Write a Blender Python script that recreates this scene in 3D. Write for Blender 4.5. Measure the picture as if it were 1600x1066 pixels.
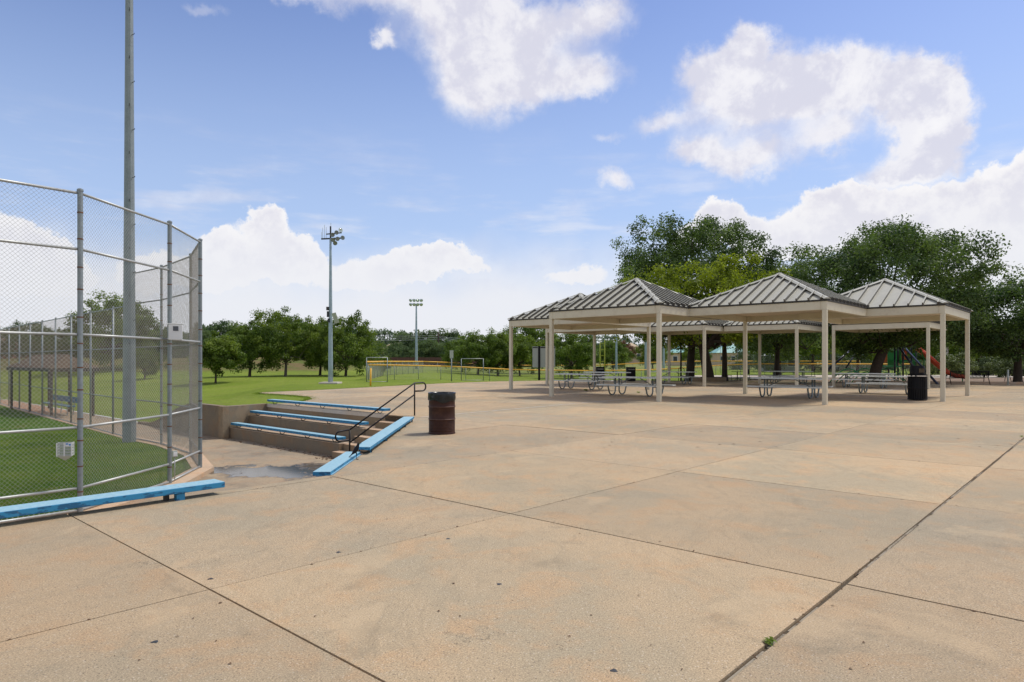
import bpy, bmesh, math, random
import numpy as np
from mathutils import Vector, Matrix, noise
from mathutils.geometry import delaunay_2d_cdt, tessellate_polygon
R_ = math.radians
random.seed(7)
for o in list(bpy.data.objects):
    bpy.data.objects.remove(o, do_unlink=True)
S = bpy.context.scene
COL = S.collection
H = 1.60          # eye height
F = 1044.0        # focal length in pixels of the 1600 px wide photograph

# ------------------------------------------------------------------ camera
cam = bpy.data.cameras.new('camera')
camo = bpy.data.objects.new('camera', cam)
COL.objects.link(camo)
camo.location = (0, 0, H)
camo.rotation_euler = (R_(90), 0, 0)
cam.sensor_width = 36
cam.lens = 36 * F / 1600
cam.shift_y = 30 / 1600
cam.clip_start = 0.05
cam.clip_end = 9000
S.camera = camo
S.render.resolution_x = 1024
S.render.resolution_y = 682

# ------------------------------------------------------------------ sun, exposure
SUN_AZ, SUN_EL = R_(62), R_(58)
sd = Vector((math.sin(SUN_AZ) * math.cos(SUN_EL), math.cos(SUN_AZ) * math.cos(SUN_EL), math.sin(SUN_EL)))
sl = bpy.data.lights.new('sun', 'SUN')
sl.energy = 2.25
sl.angle = R_(10)
sl.color = (1.0, 0.95, 0.86)
so = bpy.data.objects.new('sun', sl)
COL.objects.link(so)
so.rotation_euler = (-sd).to_track_quat('-Z', 'Y').to_euler()
S.view_settings.view_transform = 'Standard'
S.view_settings.look = 'None'
S.view_settings.exposure = 0.45
S.view_settings.gamma = 1
S.view_settings.use_curve_mapping = False

# ------------------------------------------------------------------ world
W = bpy.data.worlds.new('World')
S.world = W
W.use_nodes = True
nt = W.node_tree
nt.nodes.clear()


class NB:
    """tiny node builder"""
    def __init__(s, tree):
        s.t = tree
        s.n = tree.nodes
        s.l = tree.links

    def _set(s, sock, v):
        if isinstance(v, bpy.types.NodeSocket):
            s.l.new(v, sock)
        else:
            sock.default_value = v

    def math(s, op, a, b=0.0, c=0.0, clamp=False):
        n = s.n.new('ShaderNodeMath')
        n.operation = op
        n.use_clamp = clamp
        s._set(n.inputs[0], a)
        s._set(n.inputs[1], b)
        s._set(n.inputs[2], c)
        return n.outputs[0]

    def sstep(s, v, a, b, lo=0.0, hi=1.0):
        n = s.n.new('ShaderNodeMapRange')
        n.interpolation_type = 'SMOOTHSTEP'
        s._set(n.inputs['Value'], v)
        n.inputs['From Min'].default_value = a
        n.inputs['From Max'].default_value = b
        n.inputs['To Min'].default_value = lo
        n.inputs['To Max'].default_value = hi
        return n.outputs[0]

    def lin(s, v, a, b, lo=0.0, hi=1.0):
        n = s.n.new('ShaderNodeMapRange')
        s._set(n.inputs['Value'], v)
        n.inputs['From Min'].default_value = a
        n.inputs['From Max'].default_value = b
        n.inputs['To Min'].default_value = lo
        n.inputs['To Max'].default_value = hi
        return n.outputs[0]

    def noise(s, vec, scale, detail=4, rough=0.5, dist=0.0, col=False):
        n = s.n.new('ShaderNodeTexNoise')
        if vec is not None:
            s.l.new(vec, n.inputs['Vector'])
        n.inputs['Scale'].default_value = scale
        n.inputs['Detail'].default_value = detail
        n.inputs['Roughness'].default_value = rough
        n.inputs['Distortion'].default_value = dist
        return n.outputs['Color' if col else 'Fac']

    def voro(s, vec, scale, feature='F1', out='Distance'):
        n = s.n.new('ShaderNodeTexVoronoi')
        n.feature = feature
        if vec is not None:
            s.l.new(vec, n.inputs['Vector'])
        n.inputs['Scale'].default_value = scale
        return n.outputs[out]

    def mix(s, f, a, b, mode='MIX'):
        n = s.n.new('ShaderNodeMix')
        n.data_type = 'RGBA'
        n.blend_type = mode
        s._set(n.inputs[0], f)
        s._set(n.inputs[6], a if isinstance(a, bpy.types.NodeSocket) else tuple(a) + (1,) if len(a) == 3 else a)
        s._set(n.inputs[7], b if isinstance(b, bpy.types.NodeSocket) else tuple(b) + (1,) if len(b) == 3 else b)
        return n.outputs[2]

    def vmath(s, op, a, b=None, scale=None):
        n = s.n.new('ShaderNodeVectorMath')
        n.operation = op
        s._set(n.inputs[0], a)
        if b is not None:
            s._set(n.inputs[1], b)
        if scale is not None:
            s._set(n.inputs[3], scale)
        return n.outputs[0]

    def sep(s, v):
        n = s.n.new('ShaderNodeSeparateXYZ')
        s.l.new(v, n.inputs[0])
        return n.outputs

    def comb(s, x, y, z):
        n = s.n.new('ShaderNodeCombineXYZ')
        s._set(n.inputs[0], x)
        s._set(n.inputs[1], y)
        s._set(n.inputs[2], z)
        return n.outputs[0]


def build_world():
    b = NB(nt)
    tc = nt.nodes.new('ShaderNodeTexCoord')
    d = tc.outputs['Generated']
    x, y, z = b.sep(d)
    sky = nt.nodes.new('ShaderNodeTexSky')
    sky.sky_type = 'NISHITA'
    sky.sun_disc = False
    sky.sun_elevation = SUN_EL
    sky.sun_rotation = SUN_AZ
    sky.altitude = 200
    sky.air_density = 1.0
    sky.dust_density = 0.6
    sky.ozone_density = 1.6
    az = b.math('ARCTAN2', x, y)
    el = b.math('ARCSINE', z)
    # uneven outlines: coarse and fine turbulence moves the cloud lookup
    n1 = b.noise(d, 7.0, 3, 0.55, col=True)
    n2 = b.noise(d, 22.0, 5, 0.62, col=True)
    s1 = b.sep(n1)
    s2 = b.sep(n2)

    def warp(v, c1, c2, a1, a2):
        t = b.math('MULTIPLY_ADD', b.math('SUBTRACT', c1, 0.5), a1, v)
        return b.math('MULTIPLY_ADD', b.math('SUBTRACT', c2, 0.5), a2, t)
    n3 = b.noise(d, 60.0, 5, 0.65, col=True)
    s3 = b.sep(n3)
    wa = warp(az, s1[0], s2[0], 0.060, 0.055)
    we = warp(el, s1[1], s2[1], 0.045, 0.045)

    def ang(px, py):
        u, v = (px - 800) / F, (563 - py) / F
        return math.atan2(u, 1), math.atan2(v, math.hypot(u, 1))
    wa = b.math('MULTIPLY_ADD', b.math('SUBTRACT', s3[0], 0.5), 0.020, wa)
    we = b.math('MULTIPLY_ADD', b.math('SUBTRACT', s3[1], 0.5), 0.020, we)
    # lobes of the clouds: (x, y, rx, ry, weight) read off the photograph and held as sky directions
    thin = [(790, 40, 190, 60, .85), (745, 120, 90, 85, .95), (840, 118, 130, 45, .65), (930, 128, 60, 30, .5), (560, -14, 150, 36, .5),
            (430, -12, 100, 26, .4), (325, 15, 60, 20, .45), (600, 62, 18, 18, .6), (700, 0, 80, 40, .6), (940, 10, 60, 40, .6),
            (1165, 70, 34, 38, 1.0), (1110, 110, 50, 42, 1.0), (1170, 140, 110, 70, 1.15), (1270, 140, 110, 60, 1.15), (1350, 130, 80, 55, .95),
            (1450, 165, 62, 60, 1.5), (1462, 225, 56, 55, 1.4), (1300, 222, 60, 30, .8), (1405, 275, 100, 34, .9),
            (1090, 240, 60, 32, .85), (1180, 255, 75, 38, .9), (970, 285, 40, 26, .8), (950, 215, 40, 16, .5), (1035, 190, 55, 22, .6), (1450, 128, 48, 34, 1.2)]
    thick = [(412, 350, 34, 32, 1.2), (345, 378, 34, 26, 1.0), (335, 425, 60, 44, .8), (430, 405, 70, 30, .8), (480, 398, 40, 26, .8),
             (680, 396, 58, 24, .9), (640, 418, 70, 26, .7), (740, 420, 50, 22, .5), (560, 440, 120, 34, .6),
             (40, 380, 70, 40, .9), (60, 430, 110, 50, .9), (240, 430, 60, 40, .9),
             (1125, 345, 46, 32, 1.2), (1080, 378, 44, 28, .8), (1170, 370, 40, 30, 1.0), (1320, 310, 60, 36, 1.1), (1280, 350, 70, 40, 1.1),
             (1380, 345, 110, 50, 1.0), (1480, 360, 90, 60, 1.0), (1560, 330, 90, 60, 1.15), (1620, 290, 80, 60, 1.1), (1560, 400, 120, 70, 1.1), (1240, 385, 60, 30, 1.0), (900, 430, 90, 26, .6),
             (1750, 300, 140, 90, 1.0), (1950, 260, 200, 90, 1.0), (-140, 380, 120, 60, .9), (-340, 330, 160, 70, .9)]

    def field(lobes, shift=0.0):
        cur = None
        for (px, py, rx, ry, w) in lobes:
            a0, e0 = ang(px, py)
            a1, _ = ang(px + rx, py)
            _, e1 = ang(px, py - ry)
            ra, re = abs(a1 - a0), abs(e1 - e0)
            p = b.math('MULTIPLY', b.math('SUBTRACT', wa, a0), 1 / ra)
            wsh = we if shift == 0 else b.math('ADD', we, shift)
            q = b.math('MULTIPLY', b.math('SUBTRACT', wsh, e0), 1 / re)
            r2 = b.math('ADD', b.math('MULTIPLY', p, p), b.math('MULTIPLY', q, q))
            g = b.math('MULTIPLY', b.math('EXPONENT', b.math('MULTIPLY', r2, -1.25)), w)
            cur = g if cur is None else b.math('ADD', cur, g)
        return cur
    f1 = field(thin)
    f2 = field(thick)
    # beyond the picture the same kind of sky goes on as broken cumulus
    out = b.math('MAXIMUM', b.sstep(b.math('ABSOLUTE', az), 0.78, 1.05), b.sstep(el, 0.55, 0.75))
    gen = b.math('MULTIPLY', b.sstep(b.noise(d, 3.0, 6, 0.55, 0.3), 0.42, 0.58), out)
    d1 = b.math('MULTIPLY', b.sstep(f1, 0.22, 0.85), 0.93)
    d2 = b.sstep(f2, 0.30, 0.52)
    band = b.math('MULTIPLY', b.sstep(b.math('ADD', el, b.math('MULTIPLY', b.math('SUBTRACT', s1[2], 0.5), 0.10)), 0.20, 0.075), 0.95)
    streak = b.math('MULTIPLY', b.math('MULTIPLY', b.sstep(b.noise(b.vmath('MULTIPLY', d, (3, 3, 16)), 2.2, 4, 0.6), 0.45, 0.75), b.sstep(el, 0.36, 0.17)), 0.5)
    dens = b.math('MAXIMUM', b.math('MAXIMUM', d1, d2), b.math('MAXIMUM', b.math('MAXIMUM', band, gen), streak))
    # billows: lighter heads, mauve-grey hollows and undersides
    bil = b.noise(d, 13.0, 7, 0.62, 0.4)
    bil2 = b.noise(d, 40.0, 5, 0.6)
    sh = b.math('ADD', b.math('MULTIPLY', bil, 0.60), b.math('MULTIPLY', bil2, 0.40))
    shade = b.sstep(sh, 0.42, 0.58)
    cc = b.mix(shade, (0.535, 0.530, 0.600), (0.665, 0.655, 0.680))
    heads = b.math('MULTIPLY', b.sstep(f2, 0.95, 0.38), b.sstep(f2, 0.2, 0.34))
    heads = b.math('MAXIMUM', heads, b.math('MULTIPLY', b.sstep(f1, 1.0, 2.2), b.sstep(bil, 0.42, 0.6)))
    cc = b.mix(b.math('MULTIPLY', heads, 0.75), cc, (0.74, 0.725, 0.72))
    cc = b.mix(b.sstep(el, 0.28, 0.06), cc, (0.62, 0.63, 0.665))
    hs = nt.nodes.new('ShaderNodeHueSaturation')
    nt.links.new(sky.outputs[0], hs.inputs['Color'])
    hs.inputs['Saturation'].default_value = 0.98
    hs.inputs['Value'].default_value = 1.0
    skyc = b.vmath('SCALE', hs.outputs[0], scale=0.100)
    skyc = b.mix(1.0, skyc, (0.92, 0.92, 1.12), 'MULTIPLY')
    lift = b.sstep(el, 0.55, 0.10, 0.0, 0.75)
    skyc = b.mix(lift, skyc, (0.36, 0.47, 0.66))
    fin = b.mix(dens, skyc, cc)
    fin = b.vmath('SCALE', fin, scale=10.0)
    bg = nt.nodes.new('ShaderNodeBackground')
    nt.links.new(fin, bg.inputs[0])
    bg.inputs[1].default_value = 0.1
    wo = nt.nodes.new('ShaderNodeOutputWorld')
    nt.links.new(bg.outputs[0], wo.inputs[0])


build_world()

# ------------------------------------------------------------------ frames and placing
VA = Vector((-1147.0, 1044.0, 0)).normalized()     # one family of slab joints
VB = Vector((1044.0, 1147.0, 0)).normalized()      # the other, square to it
TH = math.atan2(VB.y, VB.x)


def AB(a, bb, z=0.0):
    p = VA * a + VB * bb
    return Vector((p.x, p.y, z))


def G(px, py, z=0.0):
    d = (H - z) * F / (py - 563.0)
    return Vector(((px - 800) / F * d, d, z))


def D(px, d, z=0.0):
    return Vector(((px - 800) / F * d, d, z))


def ZY(py, d):
    return H + (563.0 - py) * d / F


# ------------------------------------------------------------------ object helpers
def tag(o, label=None, cat=None, group=None, kind=None):
    if label:
        o['label'] = label
    if cat:
        o['category'] = cat
    if group:
        o['group'] = group
    if kind:
        o['kind'] = kind
    return o


def empty(name, loc=(0, 0, 0), rz=0.0, label=None, cat=None, group=None, kind=None):
    o = bpy.data.objects.new(name, None)
    COL.objects.link(o)
    o.location = loc
    o.rotation_euler = (0, 0, rz)
    o.empty_display_size = 0.2
    return tag(o, label, cat, group, kind)


def link(name, me, mats=None, parent=None, smooth=False):
    o = bpy.data.objects.new(name, me)
    COL.objects.link(o)
    if mats is not None:
        for m in (mats if isinstance(mats, (list, tuple)) else [mats]):
            me.materials.append(m)
    if parent is not None:
        o.parent = parent
    if smooth and len(me.polygons):
        me.polygons.foreach_set('use_smooth', [True] * len(me.polygons))
    return o


def kids(o):
    return [c for c in bpy.data.objects if c.parent == o]


def tree_of(o):
    return (o, [tree_of(c) for c in kids(o)])


def copy_tree(t, parent=None):
    o, ch = t
    c = o.copy()
    COL.objects.link(c)
    c.parent = parent
    for k in ch:
        copy_tree(k, c)
    return c


class MB:
    def __init__(s):
        s.v = []
        s.f = []
        s.m = []
        s.mi = 0

    def add(s, vs, fs):
        n = len(s.v)
        s.v += [tuple(v) for v in vs]
        s.f += [tuple(i + n for i in f) for f in fs]
        s.m += [s.mi] * len(fs)

    def box(s, lo, hi, M=None):
        x0, y0, z0 = lo
        x1, y1, z1 = hi
        v = [Vector(p) for p in ((x0, y0, z0), (x1, y0, z0), (x1, y1, z0), (x0, y1, z0), (x0, y0, z1), (x1, y0, z1), (x1, y1, z1), (x0, y1, z1))]
        if M is not None:
            v = [M @ p for p in v]
        s.add(v, [(0, 3, 2, 1), (4, 5, 6, 7), (0, 1, 5, 4), (1, 2, 6, 5), (2, 3, 7, 6), (3, 0, 4, 7)])

    def cbox(s, lo, hi, c=0.01, M=None):
        """box with chamfered vertical and top edges"""
        x0, y0, z0 = lo
        x1, y1, z1 = hi
        ring = [(x0 + c, y0), (x1 - c, y0), (x1, y0 + c), (x1, y1 - c), (x1 - c, y1), (x0 + c, y1), (x0, y1 - c), (x0, y0 + c)]
        cx, cy = (x0 + x1) / 2, (y0 + y1) / 2

        def ins(p, k):
            return (p[0] + (k if p[0] < cx else -k), p[1] + (k if p[1] < cy else -k))
        v = []
        for (zz, k) in ((z0, c * .6), (z0 + c, 0), (z1 - c, 0), (z1, c * .6)):
            for p in ring:
                q = ins(p, k)
                v.append(Vector((q[0], q[1], zz)))
        if M is not None:
            v = [M @ p for p in v]
        f = [tuple(range(7, -1, -1)), tuple(range(24, 32))]
        for l in range(3):
            for i in range(8):
                j = (i + 1) % 8
                f.append((l * 8 + i, l * 8 + j, l * 8 + 8 + j, l * 8 + 8 + i))
        s.add(v, f)

    def beam(s, p, q, w, h, up=Vector((0, 0, 1))):
        p, q = Vector(p), Vector(q)
        d = (q - p).normalized()
        sx = d.cross(up)
        if sx.length < 1e-4:
            sx = Vector((1, 0, 0))
        sx.normalize()
        sz = sx.cross(d)
        v = []
        for c in (p, q):
            for (i, j) in ((-1, -1), (1, -1), (1, 1), (-1, 1)):
                v.append(c + sx * i * w / 2 + sz * j * h / 2)
        s.add(v, [(0, 1, 2, 3), (7, 6, 5, 4), (0, 4, 5, 1), (1, 5, 6, 2), (2, 6, 7, 3), (3, 7, 4, 0)])

    def tube(s, pts, r, n=8, caps=True, closed=False):
        pts = [Vector(p) for p in pts]
        m = len(pts)
        rs = r if isinstance(r, (list, tuple)) else [r] * m
        up = None
        v = []
        for i, p in enumerate(pts):
            if closed:
                d = (pts[(i + 1) % m] - pts[i - 1]).normalized()
            elif i == 0:
                d = (pts[1] - p).normalized()
            elif i == m - 1:
                d = (p - pts[-2]).normalized()
            else:
                d = ((pts[i + 1] - p).normalized() + (p - pts[i - 1]).normalized())
                d = d.normalized() if d.length > 1e-6 else (pts[i + 1] - p).normalized()
            if up is None:
                up = d.orthogonal().normalized()
            up = (up - d * up.dot(d))
            up = up.normalized() if up.length > 1e-6 else d.orthogonal().normalized()
            sd_ = d.cross(up)
            for k in range(n):
                a = 2 * math.pi * k / n
                v.append(p + (up * math.cos(a) + sd_ * math.sin(a)) * rs[i])
        f = []
        for i in range(m if closed else m - 1):
            i2 = (i + 1) % m
            for k in range(n):
                k2 = (k + 1) % n
                f.append((i * n + k, i * n + k2, i2 * n + k2, i2 * n + k))
        if caps and not closed:
            f.append(tuple(range(n - 1, -1, -1)))
            f.append(tuple(range((m - 1) * n, m * n)))
        s.add(v, f)

    def lathe(s, prof, n=24, c=(0, 0, 0), wob=None):
        c = Vector(c)
        v = []
        for i, (r, z) in enumerate(prof):
            for k in range(n):
                a = 2 * math.pi * k / n
                rr, zz = (r, z) if wob is None else wob(r, z, a, i)
                v.append(c + Vector((rr * math.cos(a), rr * math.sin(a), zz)))
        f = []
        for i in range(len(prof) - 1):
            for k in range(n):
                k2 = (k + 1) % n
                f.append((i * n + k, i * n + k2, (i + 1) * n + k2, (i + 1) * n + k))
        s.add(v, f)

    def prism(s, poly, z0, z1, M=None):
        """poly: ccw list of 2-D points"""
        n = len(poly)
        v = [Vector((p[0], p[1], z0)) for p in poly] + [Vector((p[0], p[1], z1)) for p in poly]
        if M is not None:
            v = [M @ p for p in v]
        f = []
        tris = tessellate_polygon([[Vector((p[0], p[1], 0)) for p in poly]])
        for t in tris:
            a, b_, c_ = t
            pa, pb, pc = poly[a], poly[b_], poly[c_]
            cr = (pb[0] - pa[0]) * (pc[1] - pa[1]) - (pb[1] - pa[1]) * (pc[0] - pa[0])
            if cr < 0:
                b_, c_ = c_, b_
            f.append((a + n, b_ + n, c_ + n))
            f.append((c_, b_, a))
        for i in range(n):
            j = (i + 1) % n
            f.append((i, j, j + n, i + n))
        s.add(v, f)

    def mesh(s, name):
        me = bpy.data.meshes.new(name)
        me.from_pydata(s.v, [], s.f)
        if any(s.m):
            me.polygons.foreach_set('material_index', s.m)
        me.update()
        return me

    def build(s, name, mats, parent=None, smooth=False):
        return link(name, s.mesh(name), mats, parent, smooth)


def smooth_by_angle(o, ang=40):
    me = o.data
    me.polygons.foreach_set('use_smooth', [True] * len(me.polygons))
    bm = bmesh.new()
    bm.from_mesh(me)
    for e in bm.edges:
        if len(e.link_faces) == 2:
            e.smooth = e.calc_face_angle() < R_(ang)
        else:
            e.smooth = False
    bm.to_mesh(me)
    bm.free()
    return o


def np_mesh(name, co, nper, attr=None):
    """co: (N*nper,3) vertices, every nper of them one face"""
    me = bpy.data.meshes.new(name)
    n = len(co)
    nf = n // nper
    me.vertices.add(n)
    me.vertices.foreach_set('co', np.asarray(co, dtype=np.float32).ravel())
    me.loops.add(n)
    me.loops.foreach_set('vertex_index', np.arange(n, dtype=np.int32))
    me.polygons.add(nf)
    me.polygons.foreach_set('loop_start', np.arange(0, n, nper, dtype=np.int32))
    me.polygons.foreach_set('loop_total', np.full(nf, nper, dtype=np.int32))
    if attr is not None:
        a = me.attributes.new('tint', 'FLOAT', 'POINT')
        a.data.foreach_set('value', np.repeat(np.asarray(attr, dtype=np.float32), nper))
    me.update()
    me.validate()
    return me


# ------------------------------------------------------------------ materials
MATS = {}


def newmat(name):
    m = bpy.data.materials.new(name)
    m.use_nodes = True
    t = m.node_tree
    bs = t.nodes['Principled BSDF']
    MATS[name] = m
    return m, NB(t), bs


def pos(b):
    return b.n.new('ShaderNodeNewGeometry').outputs['Position']


def bump(b, bs, h, strength=0.3, dist=0.01):
    n = b.n.new('ShaderNodeBump')
    n.inputs['Strength'].default_value = strength
    n.inputs['Distance'].default_value = dist
    b.l.new(h, n.inputs['Height'])
    b.l.new(n.outputs[0], bs.inputs['Normal'])


def simple(name, col, rough=0.6, metal=0.0, var=0.12, scale=6.0, bmp=0.0, dirt=None, dirt_amt=0.4, dscale=1.5, spec=0.4):
    m, b, bs = newmat(name)
    tc = b.n.new('ShaderNodeTexCoord').outputs['Object']
    n1 = b.noise(tc, scale, 5, 0.6)
    c = b.mix(n1, [x * (1 - var) for x in col], [min(1, x * (1 + var)) for x in col])
    if dirt is not None:
        k = b.math('MULTIPLY', b.sstep(b.noise(tc, dscale, 6, 0.68), 0.48, 0.72), dirt_amt)
        c = b.mix(k, c, dirt)
    b.l.new(c, bs.inputs['Base Color'])
    bs.inputs['Roughness'].default_value = rough
    bs.inputs['Metallic'].default_value = metal
    bs.inputs['Specular IOR Level'].default_value = spec
    if bmp:
        bump(b, bs, b.noise(tc, scale * 6, 3, 0.6), bmp, 0.004)
    return m


def concrete_mat(name, base, warm, grey, speck=1.0, stain=0.5, wet=False, bstr=0.35):
    m, b, bs = newmat(name)
    p = pos(b)
    oi = b.n.new('ShaderNodeObjectInfo').outputs['Random']
    big = b.noise(p, 0.35, 5, 0.6, 0.3)
    mid = b.noise(p, 1.7, 6, 0.65, 0.5)
    fine = b.noise(p, 95, 3, 0.75)
    grit = b.noise(p, 320, 2, 0.6)
    c = b.mix(b.sstep(big, 0.38, 0.62), base, grey)
    c = b.mix(b.math('MULTIPLY', b.sstep(mid, 0.48, 0.66), 0.62), c, warm)
    m2 = b.noise(p, 4.5, 5, 0.7, 0.8)
    c = b.mix(b.math('MULTIPLY', b.sstep(m2, 0.52, 0.72), 0.30), c, [x * 0.72 for x in grey])
    sp = b.math('SUBTRACT', b.math('ADD', b.math('MULTIPLY', fine, 0.6), b.math('MULTIPLY', grit, 0.55)), 0.575)
    c = b.mix(1.0, c, b.comb(*[b.math('MULTIPLY_ADD', sp, 2.6 * speck, 1.0)] * 3), 'MULTIPLY')
    # exposed pale and dark pebbles
    vo = b.voro(p, 75, 'F1', 'Color')
    vs = b.sep(vo)
    vd = b.voro(p, 75)
    peb = b.math('MULTIPLY', b.math('GREATER_THAN', vs[0], 0.90), b.math('LESS_THAN', vd, 0.36))
    c = b.mix(b.math('MULTIPLY', peb, 0.28 * speck), c, (0.66, 0.60, 0.50))
    pd = b.math('MULTIPLY', b.math('GREATER_THAN', vs[1], 0.92), b.math('LESS_THAN', vd, 0.34))
    c = b.mix(b.math('MULTIPLY', pd, 0.50 * speck), c, (0.12, 0.09, 0.07))
    # dark stains of their own shape
    st = b.math('MULTIPLY', b.sstep(b.noise(b.vmath('MULTIPLY', p, (1, 1, 1)), 0.8, 7, 0.72, 1.2), 0.57, 0.70), stain)
    c = b.mix(st, c, [x * 0.62 for x in grey])
    # cast on different days: tone and warmth change from slab to slab
    c = b.mix(1.0, c, b.comb(b.lin(oi, 0, 1, 0.93, 1.09), b.lin(oi, 0, 1, 0.94, 1.06), b.lin(oi, 0, 1, 0.97, 1.02)), 'MULTIPLY')
    oi2 = b.math('FRACT', b.math('MULTIPLY', oi, 7.31))
    c = b.mix(1.0, c, b.comb(*[b.lin(oi2, 0, 1, 0.91, 1.07)] * 3), 'MULTIPLY')
    # broad tide marks and faint scrapes
    tm = b.noise(b.vmath('MULTIPLY', p, (0.9, 0.35, 1)), 1.0, 7, 0.6, 1.6)
    ring = b.math('SUBTRACT', 1.0, b.math('MULTIPLY', b.math('ABSOLUTE', b.math('SUBTRACT', tm, 0.53)), 42.0), clamp=True)
    c = b.mix(b.math('MULTIPLY', ring, 0.20), c, [x * 0.7 for x in grey])
    pale = b.math('MULTIPLY', b.sstep(b.noise(p, 0.75, 4, 0.55, 0.9), 0.60, 0.66), 0.30)
    c = b.mix(pale, c, [min(1, x * 1.25) for x in base])
    # hairline cracks
    vc = b.n.new('ShaderNodeTexVoronoi')
    vc.feature = 'DISTANCE_TO_EDGE'
    vc.inputs['Scale'].default_value = 0.42
    wv = b.vmath('ADD', p, b.vmath('SCALE', b.noise(p, 2.2, 5, 0.7, col=True), scale=0.9))
    b.l.new(wv, vc.inputs['Vector'])
    ck = b.math('MULTIPLY', b.math('LESS_THAN', vc.outputs[0], 0.0016), b.math('GREATER_THAN', b.noise(p, 0.45, 2, 0.5), 0.56))
    c = b.mix(b.math('MULTIPLY', ck, 0.6), c, (0.10, 0.08, 0.055))
    b.l.new(c, bs.inputs['Base Color'])
    bs.inputs['Roughness'].default_value = 0.9
    bs.inputs['Specular IOR Level'].default_value = 0.25
    bump(b, bs, b.math('ADD', b.math('MULTIPLY', fine, 0.7), b.math('ADD', grit, b.math('MULTIPLY', mid, 1.5))), bstr, 0.006)
    return m, b, bs, c


M_PLAZA, *_ = concrete_mat('plaza_concrete', (0.438, 0.328, 0.202), (0.455, 0.300, 0.165), (0.350, 0.290, 0.195), 1.5, 0.42)
M_JOINT = simple('joint_dirt', (0.085, 0.065, 0.04), 0.95, var=0.5, scale=25, bmp=0.5)
M_JFILL = simple('joint_filler', (0.30, 0.255, 0.185), 0.9, var=0.35, scale=30, bmp=0.6, dirt=(0.09, 0.06, 0.035), dirt_amt=0.9, dscale=6)
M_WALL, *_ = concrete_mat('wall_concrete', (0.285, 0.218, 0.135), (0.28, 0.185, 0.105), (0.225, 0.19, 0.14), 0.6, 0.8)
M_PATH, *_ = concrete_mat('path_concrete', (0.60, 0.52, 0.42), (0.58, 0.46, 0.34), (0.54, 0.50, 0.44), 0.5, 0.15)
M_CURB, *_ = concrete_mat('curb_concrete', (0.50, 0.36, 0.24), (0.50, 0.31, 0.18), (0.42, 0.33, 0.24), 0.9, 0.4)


def pit_floor_mat():
    m, b, bs, c = concrete_mat('pit_floor_concrete', (0.385, 0.295, 0.19), (0.40, 0.26, 0.15), (0.28, 0.235, 0.17), 0.9, 0.7)
    p = pos(b)
    x, y, z = b.sep(p)
    # shallow puddle fed along the foot of the wall: pools at two low spots, joined by a wet trail
    wx = b.math('MULTIPLY_ADD', b.math('SUBTRACT', b.noise(p, 1.3, 6, 0.65), 0.5), 2.6, x)
    wy = b.math('MULTIPLY_ADD', b.math('SUBTRACT', b.noise(p, 1.6, 6, 0.65), 0.5), 3.4, y)

    def blob(cx, cy, rx, ry, rot=0.0):
        dx, dy = b.math('SUBTRACT', wx, cx), b.math('SUBTRACT', wy, cy)
        ca, sa = math.cos(rot), math.sin(rot)
        u = b.math('MULTIPLY', b.math('ADD', b.math('MULTIPLY', dx, ca), b.math('MULTIPLY', dy, sa)), 1 / rx)
        v = b.math('MULTIPLY', b.math('SUBTRACT', b.math('MULTIPLY', dy, ca), b.math('MULTIPLY', dx, sa)), 1 / ry)
        return b.math('SUBTRACT', 1.0, b.math('SQRT', b.math('ADD', b.math('MULTIPLY', u, u), b.math('MULTIPLY', v, v))))
    f = b.math('MAXIMUM', blob(-5.0, 16.3, 2.0, 0.95, 0.25), blob(-3.7, 14.3, 0.9, 1.7, 0.0))
    f = b.math('MAXIMUM', f, blob(-6.6, 16.4, 1.7, 0.6, 0.1))
    wetm = b.sstep(f, -0.22, 0.10)
    pool = b.sstep(f, 0.02, 0.16)
    # damp shapes further off
    wetm = b.math('MAXIMUM', wetm, b.math('MULTIPLY', b.sstep(b.noise(p, 0.55, 6, 0.6, 0.8), 0.55, 0.63), 0.45))
    c = b.mix(b.math('MULTIPLY', wetm, 0.62), c, (0.13, 0.105, 0.075))
    dirt = b.math('MULTIPLY', b.sstep(blob(-4.55, 17.0, 0.95, 0.38, 0.35), -0.05, 0.35), 1.0)
    c = b.mix(dirt, c, (0.075, 0.055, 0.028))
    c = b.mix(b.math('MULTIPLY', pool, b.math('SUBTRACT', 1.0, dirt)), c, (0.085, 0.075, 0.055))
    b.l.new(c, bs.inputs['Base Color'])
    pl = b.math('MULTIPLY', pool, b.math('SUBTRACT', 1.0, b.math('MULTIPLY', dirt, 0.8)))
    b.l.new(b.lin(b.math('MAXIMUM', pl, b.math('MULTIPLY', b.sstep(f, -0.22, 0.10), 0.35)), 0, 1, 0.92, 0.10), bs.inputs['Roughness'])
    b.l.new(b.lin(pl, 0, 1, 0.25, 0.30), bs.inputs['Specular IOR Level'])
    for n in b.n:
        if n.type == 'BUMP':
            b.l.new(b.lin(pl, 0, 1, 0.35, 0.01), n.inputs['Strength'])
    return m


M_PIT = pit_floor_mat()


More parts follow.
